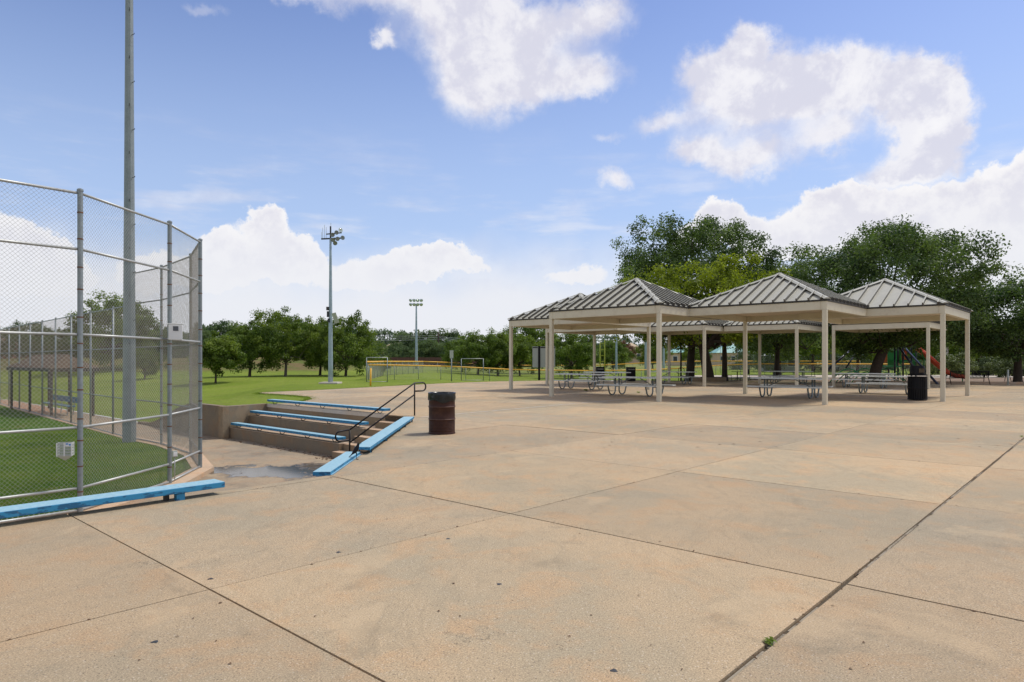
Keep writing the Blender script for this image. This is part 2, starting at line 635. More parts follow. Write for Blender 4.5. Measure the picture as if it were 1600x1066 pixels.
def grass_mat(name, c1, c2, dry, dryness=0.3, fine=35.0, far=False):
    m, b, bs = newmat(name)
    p = pos(b)
    a = b.noise(p, 0.13, 5, 0.6, 0.4)
    k = b.noise(p, 0.9, 6, 0.68, 0.4)
    f = b.noise(p, fine, 4, 0.75)
    c = b.mix(b.sstep(a, 0.36, 0.64), c1, c2)
    c = b.mix(b.math('MULTIPLY', b.sstep(k, 0.46, 0.70), dryness), c, dry)
    f2 = b.noise(p, 5.0, 5, 0.7)
    fv = b.math('ADD', b.math('MULTIPLY', b.math('SUBTRACT', f, 0.5), 1.5), b.math('MULTIPLY_ADD', b.math('SUBTRACT', f2, 0.5), 0.9, 1.0))
    c = b.mix(1.0, c, b.comb(fv, fv, fv), 'MULTIPLY')
    b.l.new(c, bs.inputs['Base Color'])
    bs.inputs['Roughness'].default_value = 0.95
    bs.inputs['Specular IOR Level'].default_value = 0.1
    bump(b, bs, b.math('ADD', f, b.math('MULTIPLY', f2, 2.0)), 0.8, 0.05)
    return m, b, bs, c


def lawn_mat():
    m, b, bs, c = grass_mat('lawn', (0.155, 0.220, 0.024), (0.200, 0.258, 0.036), (0.235, 0.215, 0.065), 0.40)
    p = pos(b)
    x, y, z = b.sep(p)
    # rough unmown bank beyond the trees: browner, higher up
    t = b.math('MULTIPLY', b.sstep(y, 74, 82), b.sstep(z, 0.0, 0.55))
    r = b.noise(p, 0.35, 6, 0.7, 0.6)
    bank = b.mix(b.sstep(r, 0.42, 0.58), (0.110, 0.140, 0.030), (0.175, 0.130, 0.058))
    f = b.noise(p, 7, 4, 0.8)
    fv = b.math('MULTIPLY_ADD', b.math('SUBTRACT', f, 0.5), 1.6, 1.0)
    bank = b.mix(1.0, bank, b.comb(fv, fv, fv), 'MULTIPLY')
    c = b.mix(t, c, bank)
    # far playing fields slightly straw coloured
    c = b.mix(b.math('MULTIPLY', b.sstep(y, 95, 150), 0.6), c, (0.24, 0.24, 0.085))
    # trodden shade ground under the big trees
    ux, uy = b.math('SUBTRACT', x, 24), b.math('SUBTRACT', y, 54)
    rr = b.math('ADD', b.math('MULTIPLY', b.math('MULTIPLY', ux, ux), 0.0042), b.math('MULTIPLY', b.math('MULTIPLY', uy, uy), 0.016))
    rr = b.math('MULTIPLY_ADD', b.math('SUBTRACT', b.noise(p, 0.5, 4, 0.6), 0.5), 0.9, rr)
    c = b.mix(b.sstep(rr, 1.1, 0.7), c, (0.20, 0.155, 0.10))
    b.l.new(c, bs.inputs['Base Color'])
    return m


M_LAWN = lawn_mat()
M_FIELD, *_ = grass_mat('field_grass', (0.060, 0.130, 0.014), (0.120, 0.190, 0.026), (0.17, 0.155, 0.05), 0.65)
M_MULCH = simple('mulch', (0.20, 0.135, 0.085), 0.95, var=0.6, scale=12, bmp=0.8, dirt=(0.30, 0.22, 0.14), dirt_amt=0.8)
M_DIRT = simple('infield_dirt', (0.46, 0.27, 0.16), 0.95, var=0.25, scale=3, bmp=0.4)
M_LINE = simple('line_paint', (0.72, 0.70, 0.64), 0.7, var=0.15, scale=15, dirt=(0.45, 0.35, 0.25), dirt_amt=0.85, dscale=8)
M_CREAM = simple('cream_paint', (0.595, 0.55, 0.42), 0.55, var=0.05, scale=2.5, dirt=(0.40, 0.32, 0.22), dirt_amt=0.30, dscale=1.8, bmp=0.1)
M_SOFFIT = simple('soffit_board', (0.50, 0.42, 0.31), 0.75, var=0.08, scale=2)
M_ROOF = simple('roof_metal', (0.435, 0.42, 0.34), 0.42, 0.0, var=0.10, scale=1.2, dirt=(0.24, 0.23, 0.19), dirt_amt=0.35, dscale=2.2, spec=0.5)
M_RIBSHADE = simple('rib_shade_metal', (0.055, 0.05, 0.042), 0.45, 0.0, var=0.08, scale=3, spec=0.5)  # near-black brown puts the shaded sides of the seams into the colour
M_EAVE = simple('eave_dark', (0.035, 0.032, 0.028), 0.6)


def blue_paint():
    m, b, bs = newmat('blue_bench_paint')
    tc = b.n.new('ShaderNodeTexCoord').outputs['Object']
    nrm = b.n.new('ShaderNodeNewGeometry').outputs['Normal']
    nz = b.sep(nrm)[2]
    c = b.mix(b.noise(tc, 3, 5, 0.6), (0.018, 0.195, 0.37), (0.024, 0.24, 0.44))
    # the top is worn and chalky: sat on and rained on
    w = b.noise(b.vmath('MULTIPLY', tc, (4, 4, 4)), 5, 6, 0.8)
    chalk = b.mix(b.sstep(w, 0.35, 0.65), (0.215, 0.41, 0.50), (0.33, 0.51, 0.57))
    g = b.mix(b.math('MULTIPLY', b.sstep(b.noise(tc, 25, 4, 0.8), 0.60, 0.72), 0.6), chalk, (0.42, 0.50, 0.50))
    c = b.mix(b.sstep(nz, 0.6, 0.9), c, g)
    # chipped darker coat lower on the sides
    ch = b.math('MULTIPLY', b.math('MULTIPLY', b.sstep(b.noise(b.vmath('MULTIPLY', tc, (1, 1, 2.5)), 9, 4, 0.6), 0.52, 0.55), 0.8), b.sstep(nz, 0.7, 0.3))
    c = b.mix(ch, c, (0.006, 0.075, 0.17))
    c = b.mix(b.math('MULTIPLY', b.sstep(b.noise(tc, 14, 6, 0.8), 0.60, 0.66), 0.5), c, (0.16, 0.17, 0.16))
    b.l.new(c, bs.inputs['Base Color'])
    bs.inputs['Roughness'].default_value = 0.6
    bump(b, bs, w, 0.25, 0.003)
    return m


M_BLUE = blue_paint()
M_BRACKET = simple('bracket_iron', (0.035, 0.04, 0.045), 0.6, 0.0, var=0.4, scale=10, dirt=(0.12, 0.06, 0.03), dirt_amt=0.5)


def steel(name, col, rust=0.0, rough=0.45, metal=0.35):
    m, b, bs = newmat(name)
    tc = b.n.new('ShaderNodeTexCoord').outputs['Object']
    n = b.noise(tc, 4, 6, 0.7)
    sp = b.voro(b.vmath('MULTIPLY', tc, (1, 1, 0.6)), 45, 'F1', 'Color')
    k = b.math('MULTIPLY_ADD', b.math('SUBTRACT', b.sep(sp)[0], 0.5), 0.16, b.lin(n, 0.3, 0.7, 0.88, 1.12))
    c = b.mix(1.0, col, b.comb(k, k, k), 'MULTIPLY')
    if rust:
        c = b.mix(b.math('MULTIPLY', b.sstep(b.noise(tc, 7, 6, 0.75), 0.56, 0.70), rust), c, (0.23, 0.11, 0.055))
    b.l.new(c, bs.inputs['Base Color'])
    bs.inputs['Roughness'].default_value = rough
    bs.inputs['Metallic'].default_value = metal
    return m


M_GALV = steel('galvanised_post', (0.25, 0.285, 0.29), 0.30)
M_GALVL = steel('galvanised_rail', (0.43, 0.44, 0.42), 0.30)
M_WIRE = steel('chain_link_wire', (0.45, 0.45, 0.40), 0.30, 0.5, 0.4)
M_WIREB = steel('brown_wire', (0.26, 0.21, 0.16), 0.7, 0.7, 0.2)
M_RUST = simple('rusty_band', (0.17, 0.085, 0.05), 0.8, 0.2, var=0.5, scale=20)
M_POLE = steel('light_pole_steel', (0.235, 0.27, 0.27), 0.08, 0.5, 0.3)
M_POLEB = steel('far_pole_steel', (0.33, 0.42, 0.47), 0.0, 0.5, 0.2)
M_ALU = steel('table_aluminium', (0.66, 0.68, 0.64), 0.0, 0.4, 0.5)
M_TLEG = steel('table_leg_steel', (0.20, 0.235, 0.235), 0.1, 0.4, 0.5)
M_BLACK = simple('black_powder_coat', (0.006, 0.006, 0.007), 0.5, 0.0, var=0.3, scale=8, spec=0.2)
M_RAIL = simple('brown_black_rail', (0.012, 0.010, 0.009), 0.45, 0.0, var=0.3, scale=8, spec=0.3)
M_BARREL = simple('barrel_brown', (0.042, 0.016, 0.010), 0.5, 0.0, var=0.3, scale=5, dirt=(0.085, 0.038, 0.022), dirt_amt=0.7, dscale=4, bmp=0.1, spec=0.22)
M_BAG = simple('bin_bag', (0.005, 0.009, 0.011), 0.26, 0.0, var=0.3, scale=9, spec=0.45)
M_YEL = simple('yellow_cap', (0.78, 0.42, 0.035), 0.5, var=0.12, scale=1)
M_LIME = simple('lime_paint', (0.52, 0.60, 0.06), 0.5)
M_WHITE = simple('white_plastic', (0.74, 0.75, 0.72), 0.5, dirt=(0.4, 0.38, 0.33), dirt_amt=0.3)
M_GREYP = simple('grey_plastic', (0.42, 0.45, 0.40), 0.5, dirt=(0.3, 0.29, 0.25), dirt_amt=0.3)
M_DGLASS = simple('dark_lens', (0.01, 0.016, 0.03), 0.1, spec=0.8)
M_LAMP = simple('lamp_glass', (0.62, 0.70, 0.66), 0.15, 0.3, spec=0.8)
M_NAVY = simple('navy_post', (0.018, 0.022, 0.05), 0.35, spec=0.6)
M_RED = simple('slide_red', (0.72, 0.10, 0.035), 0.35, spec=0.5)
M_ORANGE = simple('panel_orange', (0.75, 0.13, 0.03), 0.4)
M_GREENP = simple('play_green', (0.03, 0.30, 0.09), 0.4)
M_BARK = simple('bark', (0.060, 0.045, 0.033), 0.95, var=0.5, scale=9, bmp=1.0, dirt=(0.11, 0.09, 0.07), dirt_amt=0.6)
M_BARKG = simple('grey_bark', (0.13, 0.11, 0.09), 0.95, var=0.5, scale=9, bmp=1.0)
M_SHING = simple('brown_shingle', (0.115, 0.08, 0.052), 0.9, var=0.25, scale=14, bmp=0.6)
M_TEAL = simple('teal_roof', (0.20, 0.42, 0.38), 0.5, var=0.08)
M_STUCCO = simple('tan_stucco', (0.52, 0.40, 0.27), 0.9, var=0.1)
M_BRICK = simple('red_brick', (0.27, 0.12, 0.08), 0.9, var=0.3, scale=3)
M_WROOF = simple('white_roof', (0.66, 0.68, 0.68), 0.6)
M_WIN = simple('window_glass', (0.03, 0.04, 0.05), 0.12, spec=0.8)
M_BFENCE = simple('brown_wood_fence', (0.105, 0.055, 0.045), 0.9, var=0.35, scale=1.5)
M_FEATHER = simple('bird_feather', (0.004, 0.004, 0.006), 0.4, var=0.4, scale=30, spec=0.25)
M_LITTER = simple('dead_leaf', (0.13, 0.075, 0.04), 0.9, var=0.6, scale=5)
M_SLATE = simple('grey_panel', (0.36, 0.38, 0.35), 0.7, var=0.1, scale=2)
M_BLUECAR = simple('blue_paint', (0.03, 0.22, 0.55), 0.4)


def leaf_mat(name, dark, light, trans=0.30, hue=0.0):
    m, b, bs = newmat(name)
    at = b.n.new('ShaderNodeAttribute')
    at.attribute_name = 'tint'
    oi = b.n.new('ShaderNodeObjectInfo').outputs['Random']
    c = b.mix(at.outputs['Fac'], dark, light)
    k = b.lin(oi, 0, 1, 0.88, 1.14)
    c = b.mix(1.0, c, b.comb(k, b.lin(oi, 0, 1, 0.92, 1.08), 1.0), 'MULTIPLY')
    b.l.new(c, bs.inputs['Base Color'])
    bs.inputs['Roughness'].default_value = 0.55
    bs.inputs['Specular IOR Level'].default_value = 0.3
    tr = b.n.new('ShaderNodeBsdfTranslucent')
    b.l.new(b.mix(1.0, c, (1.25, 1.3, 0.6), 'MULTIPLY'), tr.inputs[0])
    mx = b.n.new('ShaderNodeMixShader')
    mx.inputs[0].default_value = trans
    b.l.new(bs.outputs[0], mx.inputs[1])
    b.l.new(tr.outputs[0], mx.inputs[2])
    b.l.new(mx.outputs[0], b.n['Material Output'].inputs[0])
    return m


L_OAK = leaf_mat('oak_leaf', (0.028, 0.064, 0.019), (0.145, 0.220, 0.060), 0.35)
L_YEL = leaf_mat('yellowing_leaf', (0.110, 0.155, 0.012), (0.380, 0.430, 0.030), 0.45)
L_PARK = leaf_mat('park_leaf', (0.055, 0.105, 0.014), (0.205, 0.280, 0.045), 0.42)
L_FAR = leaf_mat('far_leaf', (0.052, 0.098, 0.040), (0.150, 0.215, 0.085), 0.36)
L_HILL = leaf_mat('hazed_hill_leaf', (0.085, 0.130, 0.090), (0.160, 0.215, 0.150), 0.3)  # paled and blued, distance haze is mixed into the leaf colour
L_RUST = leaf_mat('rusty_leaf', (0.085, 0.040, 0.022), (0.19, 0.10, 0.055), 0.25)
L_GRASS = leaf_mat('grass_blade', (0.085, 0.165, 0.012), (0.260, 0.330, 0.050), 0.45)
L_BUSH = leaf_mat('bush_leaf', (0.045, 0.075, 0.022), (0.16, 0.20, 0.07), 0.25)

# ------------------------------------------------------------------ terrain
def sst(v, a, b):
    t = min(1.0, max(0.0, (v - a) / (b - a)))
    return t * t * (3 - 2 * t)


def tz(x, y):
    a = x * VA.x + y * VA.y
    bb = x * VB.x + y * VB.y
    z = -0.04
    a2 = a - (bb - 10.5) * 1.3
    z += -1.02 * sst(a2, 25, 30) * (1 - sst(bb, 12, 30))
    z += 2.1 * sst(y, 74, 108) * (1 - sst(x + .22 * y, -6, 0))
    z += -0.75 * sst(y, 50, 74) * sst(x, -14, 2) * (1 - sst(x, 13, 26)) * (1 - sst(y, 110, 200))
    z += 0.6 * sst(y, 120, 220) * sst(x + .22 * y, -6, 0)
    z += 0.03 * noise.noise(Vector((x * 0.12, y * 0.12, 0))) * min(1, max(0, (y - 30) / 30))
    return z


N_ = Vector((-2.50, 9.33, 0))
RR = G(648, 652)
ta0, tb0 = RR.dot(VA), RR.dot(VB)          # stairs corner in the slab frame
TL = 8.4                                     # length of the seating side
C0 = AB(ta0 + TL, tb0)
PITZ = -1.09
S_EDGE = 8.05
plaza = [AB(S_EDGE, -16), N_, RR, C0, G(455, 629.8), G(474, 627), G(488, 623.5), G(483, 619.8), G(455, 617.2), G(430, 615.8), G(410, 614.6), G(403, 613.6),
         G(440, 611.8), G(500, 609.2), G(560, 606), G(600, 603.8), G(650, 601), G(700, 598.6), G(780, 595.8), G(860, 594.6), Vector((9, 54, 0)), Vector((15, 50.5, 0)),
         Vector((22, 47.5, 0)), Vector((31, 44.0, 0)), Vector((37, 43.2, 0)), Vector((40, 46, 0)), Vector((64, 46, 0)), Vector((64, -22, 0)), Vector((-6, -22, 0))]
lo_b = tb0 - 1.56                            # front of the lowest tier
pit = [AB(S_EDGE, -16), N_, RR, C0, AB(ta0 + TL - .25, lo_b)] + [AB(ta0 + TL + 1.0 * k, lo_b) for k in range(0, 32)] + [AB(56, lo_b), AB(56, -16)]


def inside(p, poly):
    c = False
    n = len(poly)
    x, y = p[0], p[1]
    for i in range(n):
        x0, y0 = poly[i][0], poly[i][1]
        x1, y1 = poly[i - 1][0], poly[i - 1][1]
        if (y0 > y) != (y1 > y) and x < (x1 - x0) * (y - y0) / (y1 - y0) + x0:
            c = not c
    return c


def clip_convex(subj, clip):
    """Sutherland-Hodgman, clip is ccw convex"""
    out = [tuple(p[:2]) for p in subj]
    n = len(clip)
    for i in range(n):
        ax, ay = clip[i][0], clip[i][1]
        bx, by = clip[(i + 1) % n][0], clip[(i + 1) % n][1]
        inp = out
        out = []
        if not inp:
            return []

        def sd2(p):
            return (bx - ax) * (p[1] - ay) - (by - ay) * (p[0] - ax)
        for j in range(len(inp)):
            p, q = inp[j - 1], inp[j]
            dp, dq = sd2(p), sd2(q)
            if (dp >= 0) != (dq >= 0):
                t = dp / (dp - dq)
                out.append((p[0] + (q[0] - p[0]) * t, p[1] + (q[1] - p[1]) * t))
            if dq >= 0:
                out.append(q)
    # drop doubles
    res = []
    for p in out:
        if not res or math.hypot(p[0] - res[-1][0], p[1] - res[-1][1]) > 1e-3:
            res.append(p)
    if len(res) > 1 and math.hypot(res[0][0] - res[-1][0], res[0][1] - res[-1][1]) < 1e-3:
        res.pop()
    return res


def area(poly):
    return 0.5 * sum(poly[i - 1][0] * poly[i][1] - poly[i][0] * poly[i - 1][1] for i in range(len(poly)))


def build_ground():
    pts = []
    rnd = random.Random(3)

    def grid(x0, x1, y0, y1, st):
        x = x0
        while x <= x1:
            y = y0
            while y <= y1:
                pts.append(Vector((x + rnd.uniform(-.2, .2) * st, y + rnd.uniform(-.2, .2) * st)))
                y += st
            x += st
    grid(-60, 40, 20, 60, 1.6)
    grid(-80, 60, 62, 130, 3.0)
    grid(-300, 300, 135, 330, 15)
    grid(-180, -85, -40, 130, 12)
    grid(65, 200, -40, 130, 12)
    for k in range(24):
        a = 2 * math.pi * k / 24
        for r in (600, 1600, 4000):
            pts.append(Vector((r * math.cos(a), 100 + r * math.sin(a))))
    edges = []
    for poly in (plaza, pit):
        n0 = len(pts)
        k = len(poly)
        pts += [Vector((p[0], p[1])) for p in poly]
        edges += [(n0 + i, n0 + (i + 1) % k) for i in range(k)]
    vs, es, fs, *_r = delaunay_2d_cdt(pts, edges, [], 0, 1e-4)
    keep = []
    for f in fs:
        c = sum((vs[i] for i in f), Vector((0, 0))) / len(f)
        if inside(c, plaza) or inside(c, pit):
            continue
        keep.append(tuple(f))
    me = bpy.data.meshes.new('lawn')
    me.from_pydata([(v.x, v.y, tz(v.x, v.y)) for v in vs], [], keep)
    me.validate()
    bm = bmesh.new()
    bm.from_mesh(me)
    bmesh.ops.delete(bm, geom=[v for v in bm.verts if not v.link_faces], context='VERTS')
    bmesh.ops.recalc_face_normals(bm, faces=bm.faces)
    if sum(f.normal.z for f in bm.faces) < 0:
        bmesh.ops.reverse_faces(bm, faces=bm.faces)
    bm.to_mesh(me)
    bm.free()
    tag(link('lawn', me, M_LAWN, smooth=True), kind='structure')


build_ground()


def sheet(name, poly, z, mat, kind='structure', thick=0.0, parent=None):
    mb = MB()
    pl = [(p[0], p[1]) for p in poly]
    if area(pl) < 0:
        pl = pl[::-1]
    mb.prism(pl, z - max(thick, 0.01), z)
    o = mb.build(name, mat, parent)
    if kind and parent is None:
        tag(o, kind=kind)
    return o


# plaza: every cast slab a piece of its own, real joints between them
plaza_e = empty('plaza', kind='structure')
sheet('joint_bed', plaza, -0.018, M_JOINT, thick=0.3)
B_edges = [-16.0, -11.0, -7.7, -4.4, -1.15, 2.03, 5.14, 8.70, 12.15, 15.35, 18.5, 21.7, 24.9, 28.1, 31.3, 34.5, 37.7, 40.9, 44.1, 47.3, 50.5, 56, 64, 76]
A_edges = [1.46 + 3.24 * k for k in range(-14, 14)]
A_edges = [a for a in A_edges if a > -42]


def slabs():
    pp = [(p.dot(VB), p.dot(VA)) for p in plaza]      # frame: x along B, y along A
    if area(pp) < 0:
        pp = pp[::-1]
    for i in range(len(A_edges) - 1):
        for j in range(len(B_edges) - 1):
            a0, a1 = A_edges[i], A_edges[i + 1]
            b0, b1 = B_edges[j], B_edges[j + 1]

            def g(v, lst):
                if abs(v - 1.46) < .01 and lst == 'A':
                    return 0.018
                if abs(v - 5.14) < .01 and lst == 'B':
                    return 0.011
                if lst == 'B' and abs(v - 2.03) < .01:
                    return 0.008
                if lst == 'B' and abs(v - 12.15) < .01:
                    return 0.012
                return 0.0048
            rect = [(b0 + g(b0, 'B'), a0 + g(a0, 'A')), (b1 - g(b1, 'B'), a0 + g(a0, 'A')), (b1 - g(b1, 'B'), a1 - g(a1, 'A')), (b0 + g(b0, 'B'), a1 - g(a1, 'A'))]
            c = clip_convex(pp, rect)
            if len(c) < 3 or abs(area(c)) < 0.02:
                continue
            cw = AB((a0 + a1) / 2, (b0 + b1) / 2)
            if cw.y < -8 or abs(cw.x) > 60:
                pass
            mb = MB()
            zz = random.uniform(-0.0015, 0.0015)
            ins = []
            cx = sum(p[0] for p in c) / len(c)
            cy = sum(p[1] for p in c) / len(c)
            mb.prism(c, -0.11, zz)
            o = mb.build('slab', M_PLAZA, plaza_e)
            o.rotation_euler = (0, 0, TH)


slabs()
# old timber and grit in the wide expansion joint
mb = MB()
rj = random.Random(5)
b_ = -3.0
while b_ < 40:
    L = rj.uniform(0.25, 1.1)
    if rj.random() < 0.8:
        w = rj.uniform(0.006, 0.010)
        off = rj.uniform(-0.006, 0.006)
        mb.box((b_, 1.46 + off - w, -0.02), (b_ + L, 1.46 + off + w, -0.004 - rj.random() * 0.006))
    b_ += L + rj.uniform(0, 0.12)
jf = mb.build('joint_filler', M_JFILL)
jf.rotation_euler = (0, 0, TH)
tag(jf, kind='structure')

# painted court lines
mb = MB()


def line(p, q, w=0.05):
    n = 12
    for k in range(n):
        u, v = p.lerp(q, k / n), p.lerp(q, (k + 0.93) / n)
        d = (v - u).normalized()
        s_ = Vector((-d.y, d.x, 0)) * w / 2
        mb.add([u + s_ * rj.uniform(.75, 1), u - s_ * rj.uniform(.75, 1), v - s_ * rj.uniform(.75, 1), v + s_ * rj.uniform(.75, 1)], [(0, 3, 2, 1)] if False else [(0, 1, 2, 3)])


line(G(657, 652, .006), G(990, 622.5, .006), 0.055)
line(G(1356, 615, .006), G(1405, 608, .006), 0.05)
line(G(1170, 612.2, .006), G(1312, 615.6, .006), 0.05)
line(G(1480, 611.0, .006), G(1640, 616.6, .006), 0.05)
tag(mb.build('painted_line', M_LINE), kind='structure')

# mulch bed and far paths on the right, dirt of the second field
tag(sheet('mulch', [(24, 47.2), (31.3, 44.3), (37, 43.6), (39.5, 46.4), (66, 46.4), (66, 61), (30, 62), (23, 58)], -0.012, M_MULCH, thick=0.2), kind='structure')
sheet('path', [(17, 62), (30, 62.6), (90, 61.6), (90, 72), (40, 73), (18, 71)], -0.008, M_PATH, thick=0.3)
mb = MB()
for (a, b2) in (((24, 46.9), (31.4, 43.95)), ((31.4, 43.95), (37.1, 43.25)), ((37.1, 43.25), (39.8, 46.1)), ((39.8, 46.1), (66, 46.1))):
    mb.beam((a[0], a[1], 0.05), (b2[0], b2[1], 0.05), 0.15, 0.26)
tag(mb.build('kerb', M_CURB), kind='structure')

# ------------------------------------------------------------------ sunken seating
field_z = -1.0
pitfloor = [(p.x, p.y) for p in [AB(S_EDGE, -16), N_, RR, AB(ta0, lo_b + .1), AB(ta0 + TL + 1, lo_b), AB(40, lo_b), AB(40, 4), AB(26, 2), AB(26, -16)]]
sheet('pit_floor', pitfloor, PITZ, M_PIT, thick=0.2)
sheet('walkway', [tuple(AB(40, lo_b)[:2]), tuple(AB(56, lo_b)[:2]), tuple(AB(56, 4)[:2]), tuple(AB(40, 4)[:2])], PITZ, M_DIRT, thick=0.2)

mb = MB()       # retaining walls along the two near sides (their tops are the slabs' edges)
for (p, q) in ((AB(S_EDGE, -16), N_), (N_, RR)):
    d = (q - p).normalized()
    n = Vector((d.y, -d.x, 0)) * 0.13
    mb.beam(p + n + Vector((0, 0, -0.60)), q + n * 1.0 + Vector((0, 0, -0.60)), 0.25, 0.97)
tag(mb.build('retaining_wall', M_WALL), label='long concrete retaining wall dropping from the plaza edge into the pit', cat='wall')

# tiers: mass in the slab frame
tiers = empty('seating_terrace', AB(ta0, tb0), TH, 'stepped brown concrete seating terrace with its flight of stairs beside the barrel', 'terrace')
ST_W = 1.35
for k in range(2):
    mb = MB()
    x0 = -1.56 + 0.78 * k
    mb.box((x0, ST_W, PITZ - 0.05), (-0.003 if k else -.40, TL - 0.003 - (.38 if k == 0 else .19), PITZ + 0.363 * (k + 1)) if k == 0 else (-0.003, TL - 0.003, PITZ + 0.727))
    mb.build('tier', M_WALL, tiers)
    # tread skin, in a lighter concrete
    mb = MB()
    zt = PITZ + 0.363 * (k + 1)
    mb.box((x0 - 0.006, ST_W + 0.002, zt), (x0 + 0.78 if k == 0 else -0.004, TL - 0.006 - (.38 if k == 0 else .19), zt + 0.012))
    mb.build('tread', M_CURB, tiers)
mb = MB()
mb.box((-0.006, ST_W, PITZ), (0.25, TL + 0.1, -0.112))
mb.build('back_wall', M_WALL, tiers)
for k in range(5):
    mb = MB()
    x0 = -0.36 * (5 - k)
    mb.box((x0, -0.25 if k > 3 else 0.0, PITZ - 0.05), (-0.01, ST_W - 0.003, PITZ + 0.182 * (k + 1) - 0.012))
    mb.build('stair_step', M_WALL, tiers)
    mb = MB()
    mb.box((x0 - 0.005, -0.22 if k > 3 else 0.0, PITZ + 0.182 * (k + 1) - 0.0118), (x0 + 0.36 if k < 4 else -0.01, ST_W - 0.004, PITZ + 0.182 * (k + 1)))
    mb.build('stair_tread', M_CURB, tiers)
# coping along the top
mb = MB()
mb.box((-0.02, ST_W + .01, -0.11), (0.16, TL + 0.02, 0.008))
mb.build('coping', M_PATH, tiers)

ew = empty('end_wall', AB(ta0 + TL, tb0), TH, 'grey end wall at the far left of the seating terrace', 'wall')
mb = MB()
mb.prism([(-1.62, -0.40), (0.02, 0.0), (0.02, 0.22), (-1.62, 0.0)], PITZ - .05, 0.012)
mb.build('panel', M_WALL, ew)
mb = MB()
mb.box((-1.83, -0.42, PITZ - .05), (-1.62, -0.10, 0.018))
mb.build('pier', M_WALL, ew)
mb = MB()
ring = []
for k in range(13):
    yy = -0.09 + 7.8 * k / 12
    pw = AB(ta0 + TL + yy, tb0 - 1.5)
    zz = max(tz(pw.x, pw.y), PITZ - .02) + .06
    ring.append([(-1.78, yy, PITZ - .08), (-1.54, yy, PITZ - .08), (-1.54, yy, zz), (-1.78, yy, zz)])
vs = [v for r in ring for v in r]
fs = [(i * 4 + k, i * 4 + (k + 1) % 4, i * 4 + 4 + (k + 1) % 4, i * 4 + 4 + k) for i in range(12) for k in range(4)] + [(3, 2, 1, 0), (48, 49, 50, 51)]
mb.add(vs, fs)
mb.build('sloping_wall', M_WALL, ew)


def bracket(mb, x, y, z, up=0.10, r=0.011):
    """U shaped iron foot under a plank; x across the plank"""
    pts = []
    for k in range(9):
        a = math.pi * k / 8
        pts.append((x - 0.085 * math.cos(a), y, z + up - (up - r) * math.sin(a)))
    mb.tube(pts, r, 6)


def plank_bench(name, loc, rz, segs, w, t, zseat, feet, label, zfoot=0.0, wooden_feet=False):
    e = empty(name, loc, rz, label, 'bench', 'blue plank benches round the sunken seating')
    for (y0, y1) in segs:
        mb = MB()
        mb.cbox((-w / 2, y0, zseat - t), (w / 2, y1, zseat), 0.006)
        mb.build('seat_plank', M_BLUE, e)
    for y in feet:
        mb = MB()
        if wooden_feet:
            mb.box((-w / 2 + .01, y - 0.045, zfoot), (-w / 2 + .10, y + 0.045, zseat - t))
            mb.build('foot', M_BLUE, e)
            mb = MB()
            mb.tube([(-w / 2 + .10, y - .06, zfoot + .02), (w / 2 - .08, y - .06, zseat - t - .002)], 0.02, 6)
            mb.tube([(-w / 2 + .10, y - .06, zfoot + .02), (-w / 2 + .03, y - .06, zfoot + .012)], 0.02, 6)
            mb.build('strut', M_BRACKET, e)
        else:
            bracket(mb, 0, y, zfoot, zseat - t - zfoot)
            mb.build('bracket', M_BRACKET, e)
    return e


zb = 0.17
for k, (lab, off) in enumerate((('topmost of three blue plank benches, at plaza level above the terrace wall', 0.12),
                                ('middle of three long blue plank benches on the concrete terrace', -0.66),
                                ('lowest of three long blue plank benches, just above the pit floor', -1.43))):
    z0 = (0.0, PITZ + 0.727 + .012, PITZ + 0.363 + .012)[k]
    y1 = TL - (0.0, 0.25, 0.42)[k]
    y0 = 1.42
    sp = [(y0, y1)] if k == 0 else [(y0, y0 + 3.62), (y0 + 3.628, y1)] if k == 2 else [(y0, y0 + 4.3), (y0 + 4.308, y1)]
    n = 5
    feet = [y0 + 0.35 + (y1 - y0 - 0.7) * i / (n - 1) for i in range(n)]
    plank_bench('plank_bench', AB(ta0, tb0) + VB * off, TH, sp, 0.25, 0.075, z0 + zb, feet, lab, z0)

# benches on the two near sides
e = empty('plank_bench', (0, 0, 0), 0, 'pale blue plank bench standing on brackets beside the handrail, right of the stairs', 'bench', 'blue plank benches round the sunken seating')
d2 = (RR - N_).normalized()


def side_plank(p0, p1, off0, off1, z, t, name='seat_plank', par=e, mit=0.0):
    """plank parallel to the right side of the pit; off: metres right of the edge"""
    rgt = Vector((d2.y, -d2.x, 0))
    a = N_ + d2 * p0
    b2 = N_ + d2 * p1
    m_ = MB()
    poly = [a + rgt * off1 - d2 * 0, b2 + rgt * off1, b2 + rgt * off0, a + rgt * off0 + d2 * mit]
    m_.prism([(p.x, p.y) for p in poly], z - t, z)
    return m_.build(name, M_BLUE, par)


side_plank(2.0, 6.15, -0.13, 0.14, 0.125, 0.05, mit=0.06)
side_plank(6.16, 8.15, -0.13, 0.14, 0.125, 0.045)
for s_ in (2.25, 3.9, 5.7, 6.6, 7.9):
    m_ = MB()
    c = N_ + d2 * s_
    m_.tube([c + Vector((.16 * 0 + x, 0, z)) for (x, z) in ((-.09, .078), (-.085, .02), (-.03, .004), (.09, .008), (.125, .012), (.125, .078))], 0.011, 6)
    m_.build('bracket', M_BRACKET, e)
    m_ = MB()
    m_.box((c.x + .10, c.y - .02, 0.0), (c.x + .118, c.y + .02, 0.078))
    m_.build('lug', M_BLUE, e)
e2 = empty('plank_bench', (0, 0, 0), 0, 'pale blue plank bench set low against the plaza edge where the blackbird stands', 'bench', 'blue plank benches round the sunken seating')
side_plank(-0.02, 2.05, -0.275, -0.03, 0.045, 0.055, par=e2)
side_plank(-0.02, 2.05, -0.028, -0.006, 0.005, 0.14, 'side_board', par=e2)
